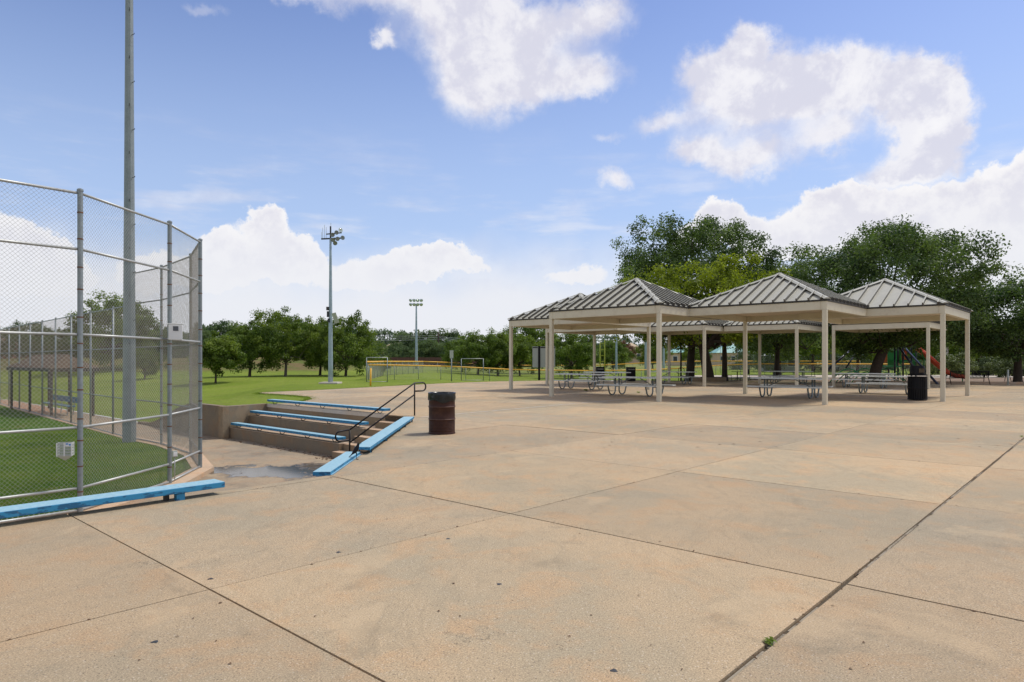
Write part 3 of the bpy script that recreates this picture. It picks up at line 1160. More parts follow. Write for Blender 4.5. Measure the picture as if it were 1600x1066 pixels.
for s_ in (0.3, 1.1, 1.8):
    m_ = MB()
    c = N_ + d2 * s_
    m_.beam(c + Vector((-.14, 0, -.03)), c + Vector((-.002, 0, -.25)), .03, .03)
    m_.build('bracket', M_BRACKET, e2)
# a lower plank carries on below the edge, its end just in sight
e3 = empty('plank_bench', (0, 0, 0), 0, 'end of a light blue bench dipping below the plaza edge at the pit corner', 'bench', 'blue plank benches round the sunken seating')
m_ = MB()
c = N_ - VB * 0.10
q0, q1 = c + VA * 0.30, c + VA * 0.62
for (a_, b2) in ((0, -2.6),):
    pts4 = [q0, q1, q1 - VB * 2.4, q0 - VB * 2.4]
    m_.prism([(p.x, p.y) for p in pts4][::-1] if area([(p.x, p.y) for p in pts4]) < 0 else [(p.x, p.y) for p in pts4], -0.42, -0.37)
m_.build('seat_plank', M_BLUE, e3)
for s_ in (0.4, 2.0):
    m_ = MB()
    cc_ = c - VB * s_
    m_.beam(cc_ + VA * .46 + Vector((0, 0, -.44)), cc_ + VA * .12 + Vector((0, 0, -.62)), .03, .04)
    m_.beam(cc_ + VA * .12 + Vector((0, 0, -.62)), cc_ + VA * -.005 + Vector((0, 0, -.42)), .03, .04)
    m_.build('bracket', M_BRACKET, e3)

# left bench in the foreground
la, lb = (lambda p: (p.dot(VA), p.dot(VB)))(G(351.7, 753.2, .145))
e = empty('plank_bench', AB(la + 0.145, lb), TH - R_(90), 'long weathered blue plank bench in the foreground along the fence, left edge', 'bench', 'blue plank benches round the sunken seating')
# local: y runs along +B here, x runs -A... seat runs back along -B
m_ = MB()
m_.cbox((-0.145, -6.4, 0.082), (0.145, 0.0, 0.148), 0.006)
ob = m_.build('seat_plank', M_BLUE, e)
for y in (-0.50, -3.4, -5.9):
    m_ = MB()
    m_.box((0.045, y - .045, 0.0), (0.125, y + .045, 0.081))
    m_.build('foot', M_BLUE, e)
    m_ = MB()
    m_.box((-0.02, y - .14, 0.0), (0.03, y - .09, 0.081))
    m_.build('strut', M_BRACKET, e)

for y in (-0.50, -3.4, -5.9):
    for x in (-.07, .07):
        m_ = MB()
        m_.lathe([(.011, .1475), (.010, .151), (.0, .153)], 8, (x, y, 0))
        m_.build('bolt', M_GALVL, e)
# handrail down the stairs
hr = empty('handrail', AB(ta0 + .42, tb0), TH, 'black pipe handrail with rounded ends running down the concrete stairs', 'handrail')


def arc(c, r, a0, a1, n, zc):
    return [Vector((c + r * math.cos(a0 + (a1 - a0) * k / n), 0, zc + r * math.sin(a0 + (a1 - a0) * k / n))) for k in range(n + 1)]


xt, xb, zt, zbm = 0.34, -1.86, 0.94, -0.24
rr_ = 0.022
m_ = MB()
m_.tube([(xt, 0, 0), (xt, 0, zt)], rr_, 10)
m_.build('post', M_RAIL, hr, True)
m_ = MB()
m_.tube([(xb, 0, PITZ), (xb, 0, zbm)], rr_, 10)
m_.build('post', M_RAIL, hr, True)
top_pts = [Vector((xb, 0, zbm)), Vector((xt, 0, zt)), Vector((xt + .30, 0, zt + .005))] + arc(xt + .30, .12, R_(90), R_(-90), 8, zt - .115)[1:] + [Vector((xt + .02, 0, zt - .235))]
m_ = MB()
m_.tube(top_pts, rr_, 10)
m_.build('top_rail', M_RAIL, hr, True)
lp = [Vector((xt, 0, zt - .33)), Vector((xb + .02, 0, zbm - .33))]
m_ = MB()
m_.tube(lp, rr_, 10)
m_.build('mid_rail', M_RAIL, hr, True)
m_ = MB()
m_.tube([Vector((xb, 0, zbm)), Vector((xb - .30, 0, zbm - .02))] + [Vector((xb - .30 - .13 * math.sin(math.pi * k / 8), 0, zbm - .15 + .13 * math.cos(math.pi * k / 8))) for k in range(1, 9)] + [Vector((xb + .01, 0, zbm - .33 + .04))], rr_, 10)
m_.build('end_loop', M_RAIL, hr, True)

# ------------------------------------------------------------------ ball field fence
PF = [Vector(p) for p in ((-16.4, 7.4), (-13.9, 7.3), (-11.45, 8.05), (-9.08, 9.45), (-7.40, 11.45), (-7.22, 14.09), (-7.54, 16.16), (-8.85, 18.4), (-10.81, 20.6), (-12.92, 22.4))]
ZT = 4.50
field_poly = [(p.x, p.y) for p in PF] + [(-36, 45.0), (-37.5, 44.0), tuple(AB(56, 5)[:2]), tuple(AB(56, -16)[:2]), (-30, 3.0), (-18.5, 5)]
Qd = (Vector((-28.0, 37.3)) - PF[-1]).normalized()
field_poly = [(p.x, p.y) for p in PF] + [tuple((PF[-1] + Qd * 34)[:2]), tuple(AB(56, -10)[:2]), (-30, 2.0), (-18.5, 5)]
sheet('field', field_poly, field_z - .02, M_FIELD, thick=0.3)
# concrete mow strip under the fence
m_ = MB()
allp = PF + [PF[-1] + Qd * 34]
for i in range(len(allp) - 1):
    p, q = allp[i], allp[i + 1]
    d = (q - p).normalized()
    nrm = Vector((d.y, -d.x))
    w0, w1 = 0.18, 0.30
    if i >= 9:
        w0, w1 = 0.12, 0.12
    e_ = d * 0.10
    poly = [p - nrm * w0, p + nrm * w1 - e_ * 0, q + nrm * w1 + e_ * .6, q - nrm * w0]
    poly = [(v.x, v.y) for v in poly]
    if area(poly) < 0:
        poly = poly[::-1]
    m_.prism(poly, PITZ - .1, field_z + .004 + .0012 * (i % 2))
tag(m_.build('mow_strip', M_CURB), kind='structure')


def wires(mb, p, q, z0, z1, pitch=0.0715, r=0.0022, bulge=0.0):
    """diamond mesh as two families of diagonal wires, three-sided"""
    p, q = Vector((p[0], p[1], 0)), Vector((q[0], q[1], 0))
    L = (q - p).length
    d = (q - p) / L
    nrm = Vector((d.y, -d.x, 0))
    hh = z1 - z0
    slope = 1.0
    k = -int(hh / pitch) - 1
    while k * pitch < L:
        s0 = k * pitch
        for fam in (0, 1):
            # along s = s0 + t, t in 0..hh
            t0, t1 = max(0.0, -s0), min(hh, L - s0)
            if t1 - t0 < 0.02:
                continue
            if fam == 0:
                a = (s0 + t0, z0 + t0)
                b_ = (s0 + t1, z0 + t1)
            else:
                a = (s0 + t0, z1 - t0)
                b_ = (s0 + t1, z1 - t1)
            off = nrm * (r * (1 if fam else -1))
            pa = p + d * a[0] + Vector((0, 0, a[1])) + off
            pb = p + d * b_[0] + Vector((0, 0, b_[1])) + off
            dd = (pb - pa).normalized()
            u = dd.cross(nrm).normalized()
            vs = []
            for c in (pa, pb):
                for kk in range(3):
                    an = 2 * math.pi * kk / 3 + 0.5
                    vs.append(c + (u * math.cos(an) + nrm * math.sin(an)) * r)
            mb.add(vs, [(0, 1, 4, 3), (1, 2, 5, 4), (2, 0, 3, 5)])
        k += 1


fe = empty('backstop_fence', (PF[4].x, PF[4].y, field_z), 0, 'tall curved chain link backstop fence with galvanised pipe rails, left side', 'fence')
org = Vector((PF[4].x, PF[4].y, field_z))


def L3(p2, z):
    return Vector((p2[0], p2[1], z)) - org


rails_z = [ZT - .04, 3.50, 2.04, 0.45, -0.59, field_z + .035]
for i, p in enumerate(PF):
    m_ = MB()
    r = 0.044 if i < 7 else 0.038
    m_.tube([L3(p, PITZ), L3(p, ZT)], r, 12)
    m_.tube([L3(p, ZT - .005), L3(p, ZT + .025), L3(p, ZT + .045)], [r + .008, r + .008, r * .5], 12)
    post = m_.build('post', M_GALV, fe)
    smooth_by_angle(post)
    z = field_z + .35
    while z < ZT - .2:
        m_ = MB()
        zz = z + random.uniform(-.05, .05)
        m_.tube([L3(p, zz - .011), L3(p, zz + .011)], r + .005, 10)
        z += 0.43
        m_.build('tie_band', M_RUST, post)
for i in range(len(PF) - 1):
    p, q = PF[i], PF[i + 1]
    d = (q - p).normalized()
    a, b2 = p + d * .05, q - d * .05
    far = i >= 7
    for z in (rails_z if not far else [ZT - .04, 3.46, 2.02, .30, field_z + .035]):
        m_ = MB()
        m_.tube([L3(a, z), L3(b2, z)], 0.0235 if not far else .021, 8)
        rail = m_.build('rail', M_GALVL if not far else M_GALV, fe, True)
    m_ = MB()
    nrm = Vector((d.y, -d.x)) * .030
    wires(m_, L3(a - nrm, 0)[:2], L3(b2 - nrm, 0)[:2], 0.02, ZT - field_z - .03, 0.0715, 0.0021 if i < 6 else .0021)
    mesh_o = m_.build('chain_link', M_WIRE if i < 6 else M_WIREB, fe)
    mesh_o['kind'] = 'stuff'

# lower sideline fence
QP = [PF[-1] + Qd * t for t in (1.55, 4.5, 7.5, 10.3, 13.0, 15.8, 18.6, 21.6, 24.6, 27.6, 30.6)]
sf = empty('sideline_fence', (QP[0].x, QP[0].y, field_z), 0, 'lower chain link fence running away left in front of the dugout', 'fence')
org2 = Vector((QP[0].x, QP[0].y, field_z))


def L2(p2, z):
    return Vector((p2[0], p2[1], z)) - org2


for p in QP:
    m_ = MB()
    m_.tube([L2(p, PITZ), L2(p, 3.46)], 0.036, 8)
    m_.tube([L2(p, 3.46), L2(p, 3.50)], [.042, .02], 8)
    m_.build('post', M_GALV, sf, True)
prev = PF[-1]
for p in QP:
    d = (p - prev).normalized()
    for z in (3.42, 2.0, .30, field_z + .035):
        m_ = MB()
        m_.tube([L2(prev + d * .04, z), L2(p - d * .04, z)], 0.02, 6)
        m_.build('rail', M_GALV, sf, True)
    m_ = MB()
    wires(m_, L2(prev, 0)[:2], L2(p, 0)[:2], .02, 3.42 - field_z, 0.0715, .0017)
    o_ = m_.build('chain_link', M_WIREB, sf)
    o_['kind'] = 'stuff'
    prev = p

# boxes on the fence
bx = empty('control_box', D(274, 13.95, 2.02), R_(38), 'white box with a dark window on the second backstop post', 'box')
m_ = MB()
m_.cbox((-.10, -.13, 0), (.06, .13, .32), .008)
m_.build('case', M_GREYP, bx)
m_ = MB()
m_.cbox((-.112, -.15, .33), (.08, .15, .345), .005)
m_.build('lid', M_WHITE, bx)
m_ = MB()
m_.cbox((.062, -.13, .003), (.085, .13, .318), .006)
m_.build('door', M_WHITE, bx)
m_ = MB()
m_.box((.086, -.045, .19), (.092, .055, .285))
m_.build('window', M_DGLASS, bx)
bx.rotation_euler = (0, 0, R_(-62))
sb = empty('outlet_box', D(273, 13.95, -.42), R_(-50), 'small grey electrical outlet box on the second backstop post', 'box')
m_ = MB()
m_.cbox((-.03, -.045, 0), (.04, .045, .13), .006)
m_.build('case', M_GREYP, sb)
m_ = MB()
m_.cbox((.041, -.038, .02), (.055, .038, .10), .004)
m_.build('cover', M_WHITE, sb)
m_ = MB()
m_.tube([(-.0, 0, 0), (-.0, 0, -.5)], .011, 6)
m_.build('conduit', M_GALVL, sb, True)

bk = empty('ball_basket', D(102, 11.20, 0.0), R_(20), 'grey slotted basket with pointed base hung on the chain link', 'basket')
bk.scale = (.8, .8, .85)
m_ = MB()
for z in (.0, .055, .11, .165, .215):
    m_.box((-.13, -.08, z), (.13, -.074, z + .028 if z < .2 else z + .045))
    m_.box((-.13, .074, z), (.13, .08, z + .028 if z < .2 else z + .045))
    m_.box((-.136, -.08, z), (-.130, .08, z + .028 if z < .2 else z + .045))
    m_.box((.130, -.08, z), (.136, .08, z + .028 if z < .2 else z + .045))
m_.build('slotted_side', M_GREYP, bk)
for (x, y) in ((-.133, -.077), (.133, -.077), (-.133, .077), (.133, .077), (0, -.079)):
    m_ = MB()
    m_.box((x - .010, y - .008, -.002), (x + .010, y + .008, .262))
    m_.build('corner_strip', M_WHITE, bk)
m_ = MB()
m_.add([(-.136, -.08, 0), (.136, -.08, 0), (.136, .08, 0), (-.136, .08, 0), (0, 0, -.10)], [(0, 1, 4), (1, 2, 4), (2, 3, 4), (3, 0, 4), (3, 2, 1, 0)])
m_.build('pointed_base', M_GREYP, bk)
m_ = MB()
m_.box((.02, -.088, .19), (.13, -.0855, .262))
m_.build('sticker', M_WHITE, bk)
m_ = MB()
m_.box((.03, -.0905, .225), (.075, -.0885, .25))
m_.box((.085, -.0905, .205), (.12, -.0885, .235))
m_.build('sticker_print', M_BLUECAR, bk)

# dugout with shingled roof
dg = empty('dugout', AB(40.4, 9.35, PITZ), TH, 'open dugout with brown hipped roof on dark posts behind the sideline fence', 'dugout')
zr = 2.32
m_ = MB()
hx, hy = 1.0, 4.3
m_.add([(-hx, -hy, zr), (hx, -hy, zr), (hx, hy, zr), (-hx, hy, zr), (0, -hy + 1.3, zr + .66), (0, hy - 1.3, zr + .66)],
       [(0, 1, 4), (1, 2, 5, 4), (2, 3, 5), (3, 0, 4, 5), (3, 2, 1, 0)])
m_.build('roof', M_SHING, dg)
m_ = MB()
m_.box((-hx, -hy, zr - .16), (hx, -hy + .05, zr - .003))
m_.box((-hx, hy - .05, zr - .16), (hx, hy, zr - .003))
m_.box((-hx, -hy + .051, zr - .16), (-hx + .05, hy - .051, zr - .003))
m_.box((hx - .05, -hy + .051, zr - .16), (hx, hy - .051, zr - .003))
m_.build('fascia', M_EAVE, dg)
for x in (-.85, .85):
    for y in (-3.9, 0.0, 3.9):
        m_ = MB()
        m_.tube([(x, y, 0), (x, y, zr - .01)], .06, 8)
        m_.build('post', M_BRACKET, dg, True)
db = empty('dugout_bench', AB(40.0, 9.6, PITZ), TH, 'blue bench with backrest under the dugout roof', 'bench')
m_ = MB()
m_.cbox((-.16, -2.4, .42), (.16, 2.4, .47), .006)
m_.build('seat', M_BLUE, db)
m_ = MB()
m_.cbox((.19, -2.4, .60), (.23, 2.4, .88), .006)
m_.build('backrest', M_BLUE, db)
for y in (-2.1, 0, 2.1):
    m_ = MB()
    m_.tube([(-.12, y, 0), (-.12, y, .42)], .022, 6)
    m_.tube([(.12, y, 0), (.21, y, .86)], .022, 6)
    m_.build('leg', M_GALV, db)

# ------------------------------------------------------------------ light poles
def tapered_pole(e, h, r0, r1, mat, n=16):
    m_ = MB()
    m_.tube([(0, 0, h * k / 8) for k in range(9)], [r0 + (r1 - r0) * k / 8 for k in range(9)], n)
    o = m_.build('pole', mat, e, True)
    return o


lpn = empty('light_pole', D(202, 21.4, PITZ), 0, 'very tall galvanised light pole with climbing pegs right behind the backstop', 'light pole')
pn = tapered_pole(lpn, 19.0, 0.205, 0.085, M_POLE, 12)
smooth_by_angle(pn, 20)
for k in range(20):
    z = 3.2 + k * 0.76
    m_ = MB()
    r = 0.205 + (0.085 - .205) * z / 19
    a = R_(-25) if k % 2 else R_(-60)
    m_.tube([(math.cos(a) * r * .9, math.sin(a) * r * .9, z), (math.cos(a) * (r + .11), math.sin(a) * (r + .11), z + .008), (math.cos(a) * (r + .12), math.sin(a) * (r + .12), z + .04)], .010, 5)
    m_.build('climbing_peg', M_BRACKET, lpn)
m_ = MB()
m_.box((-1.4, -.08, 18.7), (1.4, .08, 18.85))
m_.build('crossarm', M_POLE, lpn)
for k in range(4):
    m_ = MB()
    m_.lathe([(.02, .0), (.10, .02), (.26, .22), (.28, .26)], 12, (-1.2 + .8 * k, -.2, 18.3))
    m_.build('floodlight', M_GREYP, lpn, True)

lp1 = empty('light_pole', D(516.5, 46.5, tz(-12.6, 46.5)), 0, 'tall floodlight pole on the lawn left of the centre, with a panel halfway up', 'light pole')
HP = ZY(372, 46.5)
pb = tapered_pole(lp1, HP, 0.17, 0.075, M_POLEB)
m_ = MB()
m_.cbox((-.65, -.65, -.02), (.65, .65, .12), .03)
m_.build('footing', M_PATH, lp1)
zf = HP
m_ = MB()
m_.beam((-.62, -.1, zf - .05), (.75, .12, zf + .05), .09, .09)
m_.beam((-.30, 0, zf + .30), (.75, .10, zf + .42), .07, .07)
m_.beam((0, 0, zf - .3), (0, 0, zf + .85), .09, .09)
m_.build('crossarm', M_BRACKET, lp1)
for (x, y, z, tilt) in ((.12, -.12, .30, 10), (.40, -.15, .42, -20), (.72, -.15, .58, -35), (.20, -.15, -.08, 25), (.50, -.15, -.02, 5), (.30, .1, -.28, 30), (.85, -.05, .02, -30)):
    m_ = MB()
    m_.lathe([(.02, .0), (.08, .03), (.09, .11), (.17, .24), (.19, .29), (.175, .295), (.0, .22)], 12)
    lo_ = m_.build('floodlight', M_LAMP if z > .5 else M_POLE, lp1, True)
    lo_.scale = (.82, .82, .82)
    lo_.location = (x * .9, y, zf + z * .9)
    lo_.rotation_euler = (R_(105 + tilt * .4), R_(tilt), R_(35))
for (x, h2) in ((-.55, .75), (-.42, .95), (-.30, .8), (-.62, .45), (.02, 1.1)):
    m_ = MB()
    m_.tube([(x, 0, zf), (x, 0, zf + h2)], .014, 4)
    m_.build('antenna', M_GREYP, lp1)
zm = ZY(487, 46.5)
m_ = MB()
m_.box((-.22, -.16, zm - .35), (-.06, .02, zm + .05))
m_.box((-.26, -.16, zm + .12), (-.10, .02, zm + .36))
m_.box((-.16, -.18, zm - .72), (.0, -.02, zm - .45))
m_.build('equipment', M_BRACKET, lp1)
m_ = MB()
M4 = Matrix.Translation((.34, -.05, zm - .42)) @ Matrix.Rotation(R_(-14), 4, 'Y') @ Matrix.Rotation(R_(20), 4, 'X')
m_.box((-.14, -.015, -.38), (.16, .015, .38), M4)
m_.build('solar_panel', M_GREYP, lp1)
m_ = MB()
m_.tube([(0, 0, zm - .5), (.32, -.05, zm - .42)], .02, 5)
m_.build('bracket', M_BRACKET, lp1)

lp2 = empty('light_pole', D(650.5, 122, tz(-17.5, 122)), 0, 'distant floodlight pole beyond the outfield fence, left of the barrel', 'light pole')
hp2 = ZY(475, 122) - lp2.location.z
tapered_pole(lp2, hp2, 0.26, .13, M_POLEB, 8)
m_ = MB()
m_.box((-.95, -.06, hp2 - .1), (.95, .06, hp2 + .05))
m_.box((-.95, -.06, hp2 + .7), (.95, .06, hp2 + .8))
m_.build('crossarm', M_POLEB, lp2)
for r_ in (0, 1):
    for k in range(4):
        m_ = MB()
        m_.lathe([(.02, .0), (.14, .05), (.30, .40), (.32, .46), (0, .38)], 10)
        q = m_.build('floodlight', M_LAMP, lp2, True)
        q.location = (-.8 + .53 * k, -.15, hp2 + .05 + .75 * r_)
        q.rotation_euler = (R_(120), 0, R_(20 * (k - 1.5)))
for (px, d, yt, lab) in ((963, 105, 505, 'slim blue grey light pole far behind the left pavilions'), (1009, 92, 500, 'blue grey light pole behind the picnic tables, left of the tan building'), (1037, 98, 500, 'blue grey light pole just left of the teal roofed building')):
    p = D(px, d)
    lp3 = empty('light_pole', (p.x, p.y, tz(p.x, p.y)), 0, lab, 'light pole')
    hh_ = ZY(yt, d) - lp3.location.z
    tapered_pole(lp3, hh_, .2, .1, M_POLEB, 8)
    m_ = MB()
    m_.box((-.9, -.06, hh_ - .1), (.9, .06, hh_ + .05))
    m_.build('crossarm', M_POLEB, lp3)
    for k in range(3):
        m_ = MB()
        m_.lathe([(.02, .0), (.14, .05), (.28, .40), (.0, .38)], 8, (-.7 + .7 * k, 0, hh_ - .5))
        m_.build('floodlight', M_LAMP, lp3, True)

# ------------------------------------------------------------------ barrel
br = empty('litter_barrel', G(690.5, 677.2), R_(10), 'brown steel drum litter barrel lined with a black bag', 'barrel')
prof = [(.0, .012), (.275, .012), (.292, .0), (.296, .012), (.288, .03)]
Hb = .885


def drum():
    pr = [(0, .014), (.270, .014), (.290, .0), (.296, .008), (.296, .02), (.286, .03)]
    for z in (.08, .11, .14, .17, .20, .23, .26):
        pr += [(.284, z - .008), (.289, z), (.284, z + .008)]
    for zc in (.318, .590):
        pr += [(.285, zc - .022), (.292, zc - .012), (.298, zc), (.292, zc + .012), (.285, zc + .022)]
    pr += [(.285, .66), (.285, Hb - .02), (.294, Hb - .008), (.294, Hb), (.278, Hb), (.276, Hb - .03), (.274, .05)]
    return pr


m_ = MB()
m_.lathe(drum(), 40)
bo = m_.build('drum', M_BARREL, br)
smooth_by_angle(bo, 50)


M_RIBLIGHT = simple('rib_highlight_brown', (0.17, 0.10, 0.075), 0.6, 0.0, var=0.4, scale=12, dirt=(0.06, 0.03, 0.02), dirt_amt=0.8, dscale=9)  # paler brown: the highlight along the drum's ribs is put into this colour
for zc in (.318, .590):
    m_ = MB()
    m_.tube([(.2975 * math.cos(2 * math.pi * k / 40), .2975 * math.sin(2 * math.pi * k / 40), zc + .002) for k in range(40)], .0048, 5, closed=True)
    m_.build('highlight_hoop', M_RIBLIGHT, br, True)


def bagwob(r, z, a, i):
    k = noise.noise(Vector((math.cos(a) * 4, math.sin(a) * 4, z * 9))) * .012 + noise.noise(Vector((math.cos(a) * 11 + z * 12, math.sin(a) * 11, z * 3))) * .007
    zz = z
    if i == 0:
        zz = z + .025 * math.sin(a * 2 + 1) + .02 * math.sin(a * 5)
    return r + k * (1 if i < 8 else .3), zz


m_ = MB()
m_.lathe([(.292, .715), (.302, .735), (.300, .76), (.305, .79), (.301, .82), (.304, .85), (.303, .875), (.302, .893), (.290, .899), (.272, .895), (.262, .86), (.25, .78), (.2, .6), (0, .5)], 56, wob=bagwob)
bg_ = m_.build('bag', M_BAG, br, True)

# ------------------------------------------------------------------ pavilions
def pavilion(a0, a1, b0, b1, label, cols, seams=13):
    ca, cb = (a0 + a1) / 2, (b0 + b1) / 2
    hx, hy = (b1 - b0) / 2, (a1 - a0) / 2
    e = empty('pavilion', AB(ca, cb), TH, label, 'pavilion', 'cream pavilions in the picnic cluster')
    ZB0, ZB1, ZA = 3.41, 3.72, 5.15
    bw = .20
    # beams, butted
    for (lo, hi) in (((-hx, -hy, ZB0), (hx, -hy + bw, ZB1)), ((-hx, hy - bw, ZB0), (hx, hy, ZB1)), ((-hx, -hy + bw + .003, ZB0), (-hx + bw, hy - bw - .003, ZB1)), ((hx - bw, -hy + bw + .003, ZB0), (hx, hy - bw - .003, ZB1))):
        m = MB()
        m.cbox(lo, hi, .008)
        m.build('beam', M_CREAM, e)
    for (ba, aa) in cols:
        x, y = (-hx + .082 if ba < 0 else hx - .082), (-hy + .082 if aa < 0 else hy - .082)
        m = MB()
        m.cbox((x - .080, y - .080, -.02), (x + .080, y + .080, ZB0 - .002), .012)
        m.build('column', M_CREAM, e)
    m = MB()
    m.box((-hx + .06, -hy + .06, ZB1 - .06), (hx - .06, hy - .06, ZB1 - .03))
    m.build('soffit', M_SOFFIT, e)
    # roof: four metal faces with standing seams
    ex, ey = hx + .03, hy + .03
    ze = ZB1 + .05
    m = MB()
    for (lo, hi) in (((-ex, -ey, ZB1 + .003), (ex, -ey + .05, ze + .012)), ((-ex, ey - .05, ZB1 + .003), (ex, ey, ze + .012)), ((-ex, -ey + .051, ZB1 + .003), (-ex + .05, ey - .051, ze + .012)), ((ex - .05, -ey + .051, ZB1 + .003), (ex, ey - .051, ze + .012))):
        m.box(lo, hi)
    m.build('gutter', M_EAVE, e)
    ap = Vector((0, 0, ZA))
    cor = [Vector((-ex, -ey, ze)), Vector((ex, -ey, ze)), Vector((ex, ey, ze)), Vector((-ex, ey, ze))]
    for i in range(4):
        p, q = cor[i], cor[(i + 1) % 4]
        n = (q - p).cross(ap - p).normalized()
        m = MB()
        t = .02
        m.add([p, q, ap, p - n * t, q - n * t, ap - n * t], [(0, 1, 2), (5, 4, 3), (0, 3, 4, 1)])
        m.build('roof_panel', M_ROOF, e)
        mid = (p + q) / 2
        L = (q - p).length
        u = (q - p).normalized()
        upd = (ap - mid)
        for k in range(seams):
            s = (k + .5) / seams
            base = p.lerp(q, s)
            frac = 1 - abs(2 * s - 1)
            if frac < .06:
                continue
            top = base + upd * (frac * .985)
            m = MB()
            m.beam(base + n * .050 - upd.normalized() * .02, top + n * .050, .046, .104, n)
            m.mi = 1
            m.beam(base + n * .107 - upd.normalized() * .02, top + n * .107, .050, .009, n)
            m.build('seam', [M_RIBSHADE, M_ROOF], e)
    for i in range(4):
        p = cor[i]
        d = (ap - p)
        m = MB()
        # folded ridge cap over the hip
        side = Vector((-d.y, d.x, 0)).normalized() * .13
        up = Vector((0, 0, .085))
        dn = Vector((0, 0, .035))
        P0, P1 = p - d.normalized() * .03, ap
        vs = []
        for c in (P0, P1):
            vs += [c + side + dn, c + up + side * .35, c + up - side * .35, c - side + dn]
        m.add(vs, [(0, 1, 5, 4), (1, 2, 6, 5), (2, 3, 7, 6), (0, 3, 2, 1), (4, 5, 6, 7), (0, 4, 7, 3)])
        m.build('hip_cap', M_ROOF, e)
    m = MB()
    m.lathe([(.15, ZA + .0), (.15, ZA + .05), (.05, ZA + .09), (0, ZA + .10)], 8)
    m.build('finial', M_ROOF, e)
    return e


pavilion(18.9, 24.35, 26.5, 32.0, 'leftmost pavilion, half hidden, its hip roof peeking above the next one', [(-1, 1), (1, -1)])
pavilion(13.1, 18.6, 22.85, 28.35, 'front left pavilion with light grey ribbed roof, second from the left', [(-1, 1), (-1, -1)])
pavilion(7.75, 13.25, 25.2, 31.0, 'largest looking front pavilion in the middle, nearest to the camera', [(-1, -1), (1, 1)], 13)
pavilion(5.0, 10.5, 30.3, 36.1, 'rightmost pavilion, its corner columns nearest the black benches', [(-1, -1), (1, -1)], 11)
pavilion(22.3, 27.9, 33.9, 39.4, 'rear pavilion at the far left, roof hidden, thin column above the sign board', [(-1, 1), (1, 1)])
pavilion(18.5, 24.0, 37.6, 43.1, 'rear pavilion seen under the front left roof, in front of the curved tree trunk', [(-1, -1), (1, 1)])
pavilion(13.9, 18.4, 40.0, 45.5, 'rear pavilion seen beneath the middle front roof', [(-1, -1), (1, 1)])
pavilion(7.8, 12.9, 42.9, 48.0, 'rear right pavilion behind the black receptacle, roof hidden by the rightmost one', [(-1, -1), (-1, 1)])

# ------------------------------------------------------------------ picnic tables
def make_table():
    e = empty('picnic_table', (0, 0, 0), 0)
    L = 1.22
    for x in (-.285, -.005, .275):
        pass
    for k, x in enumerate((-.29, -.0, .29)):
        m = MB()
        m.cbox((x - .137, -L, .72), (x + .137, L, .77), .006)
        m.build('top_plank', M_ALU, e)
    for s in (-1, 1):
        m = MB()
        m.cbox((s * .72 - .13, -L, .41), (s * .72 + .13, L, .46), .006)
        m.build('seat_plank', M_ALU, e)
        y = s * .80
        m = MB()
        for t in (-1, 1):
            # one bent pipe: from the top straight down, round under the seat and up to it
            pts = [(t * .14, y, .72), (t * .14, y, .20)]
            for k in range(1, 8):
                a = math.pi * k / 8
                pts.append((t * (.14 + .24 * (1 - math.cos(a)) / 2 * 1.9), y, .20 - .178 * math.sin(a) * 1.0))
            pts += [(t * (.14 + .456), y, .20), (t * .66, y, .34), (t * .66, y, .409)]
            m.tube(pts, .029, 7)
        m.tube([(-.14, y, .36), (.14, y, .36)], .018, 6)
        m.build('leg_frame', M_TLEG, e, True)
        m = MB()
        m.tube([(0, y, .38), (0, s * .18, .72)], .018, 5)
        m.build('brace', M_TLEG, e)
    return e


def at_ab(p):
    return p


tabs = [((908, 608.3), 'picnic table under the leftmost pavilions, between its first two columns'),
        ((993, 618.2), 'nearest picnic table under the front left pavilion, partly behind the thick column'),
        ((948, 602.0), 'picnic table in the back left of the shelter, in front of the twin black bins'),
        ((1052, 600.2), 'picnic table behind the front left pavilion, left of the tree ring'),
        ((1233, 621.3), 'silver picnic table under the middle front pavilion, left of the nearest column'),
        ((1232, 599.0), 'small looking picnic table at the rear of the middle pavilion'),
        ((1351, 606.0), 'picnic table in front of the big oak trunk'),
        ((1384, 615.2), 'picnic table just left of the black slatted receptacle')]
pt = make_table()
ptt = tree_of(pt)
for i, ((px, py), lab) in enumerate(tabs):
    o = pt if i == 0 else copy_tree(ptt)
    o.location = G(px, py)
    o.rotation_euler = (0, 0, TH + R_(random.uniform(-1.5, 1.5)))
    o.scale = (1.10, 1.24, 1.10)
    tag(o, lab, 'picnic table', 'picnic tables under the pavilions')

# ------------------------------------------------------------------ litter receptacles
rc = empty('litter_receptacle', G(1433.5, 625.6), 0, 'black slatted litter receptacle with hood and a smaller bin behind', 'litter bin')
m_ = MB()
m_.lathe([(0, .03), (.36, .03), (.36, .88), (0, .88)], 28)
m_.build('liner', M_BLACK, rc, True)
rc.scale = (.9, .9, 1.06)
for k in range(26):
    a = 2 * math.pi * k / 26
    m_ = MB()
    M4 = Matrix.Rotation(a, 4, 'Z')
    m_.box((.368, -.030, .05), (.380, .030, .90), M4)
    m_.build('slat', M_BLACK, rc)
m_ = MB()
for z in (.05, .46, .88):
    m_.lathe([(.362, z - .02), (.388, z - .02), (.388, z + .02), (.362, z + .02)], 28)
m_.build('hoop', M_BLACK, rc, True)
m_ = MB()
m_.lathe([(.385, .93), (.385, .97), (.30, .985), (.30, 1.22), (.27, 1.30), (0, 1.31)], 28)
hd = m_.build('hood', M_BLACK, rc)
smooth_by_angle(hd)
m_ = MB()
m_.box((-.12, -.312, 1.05), (.12, -.302, 1.20))
m_.build('opening', M_JOINT, rc)
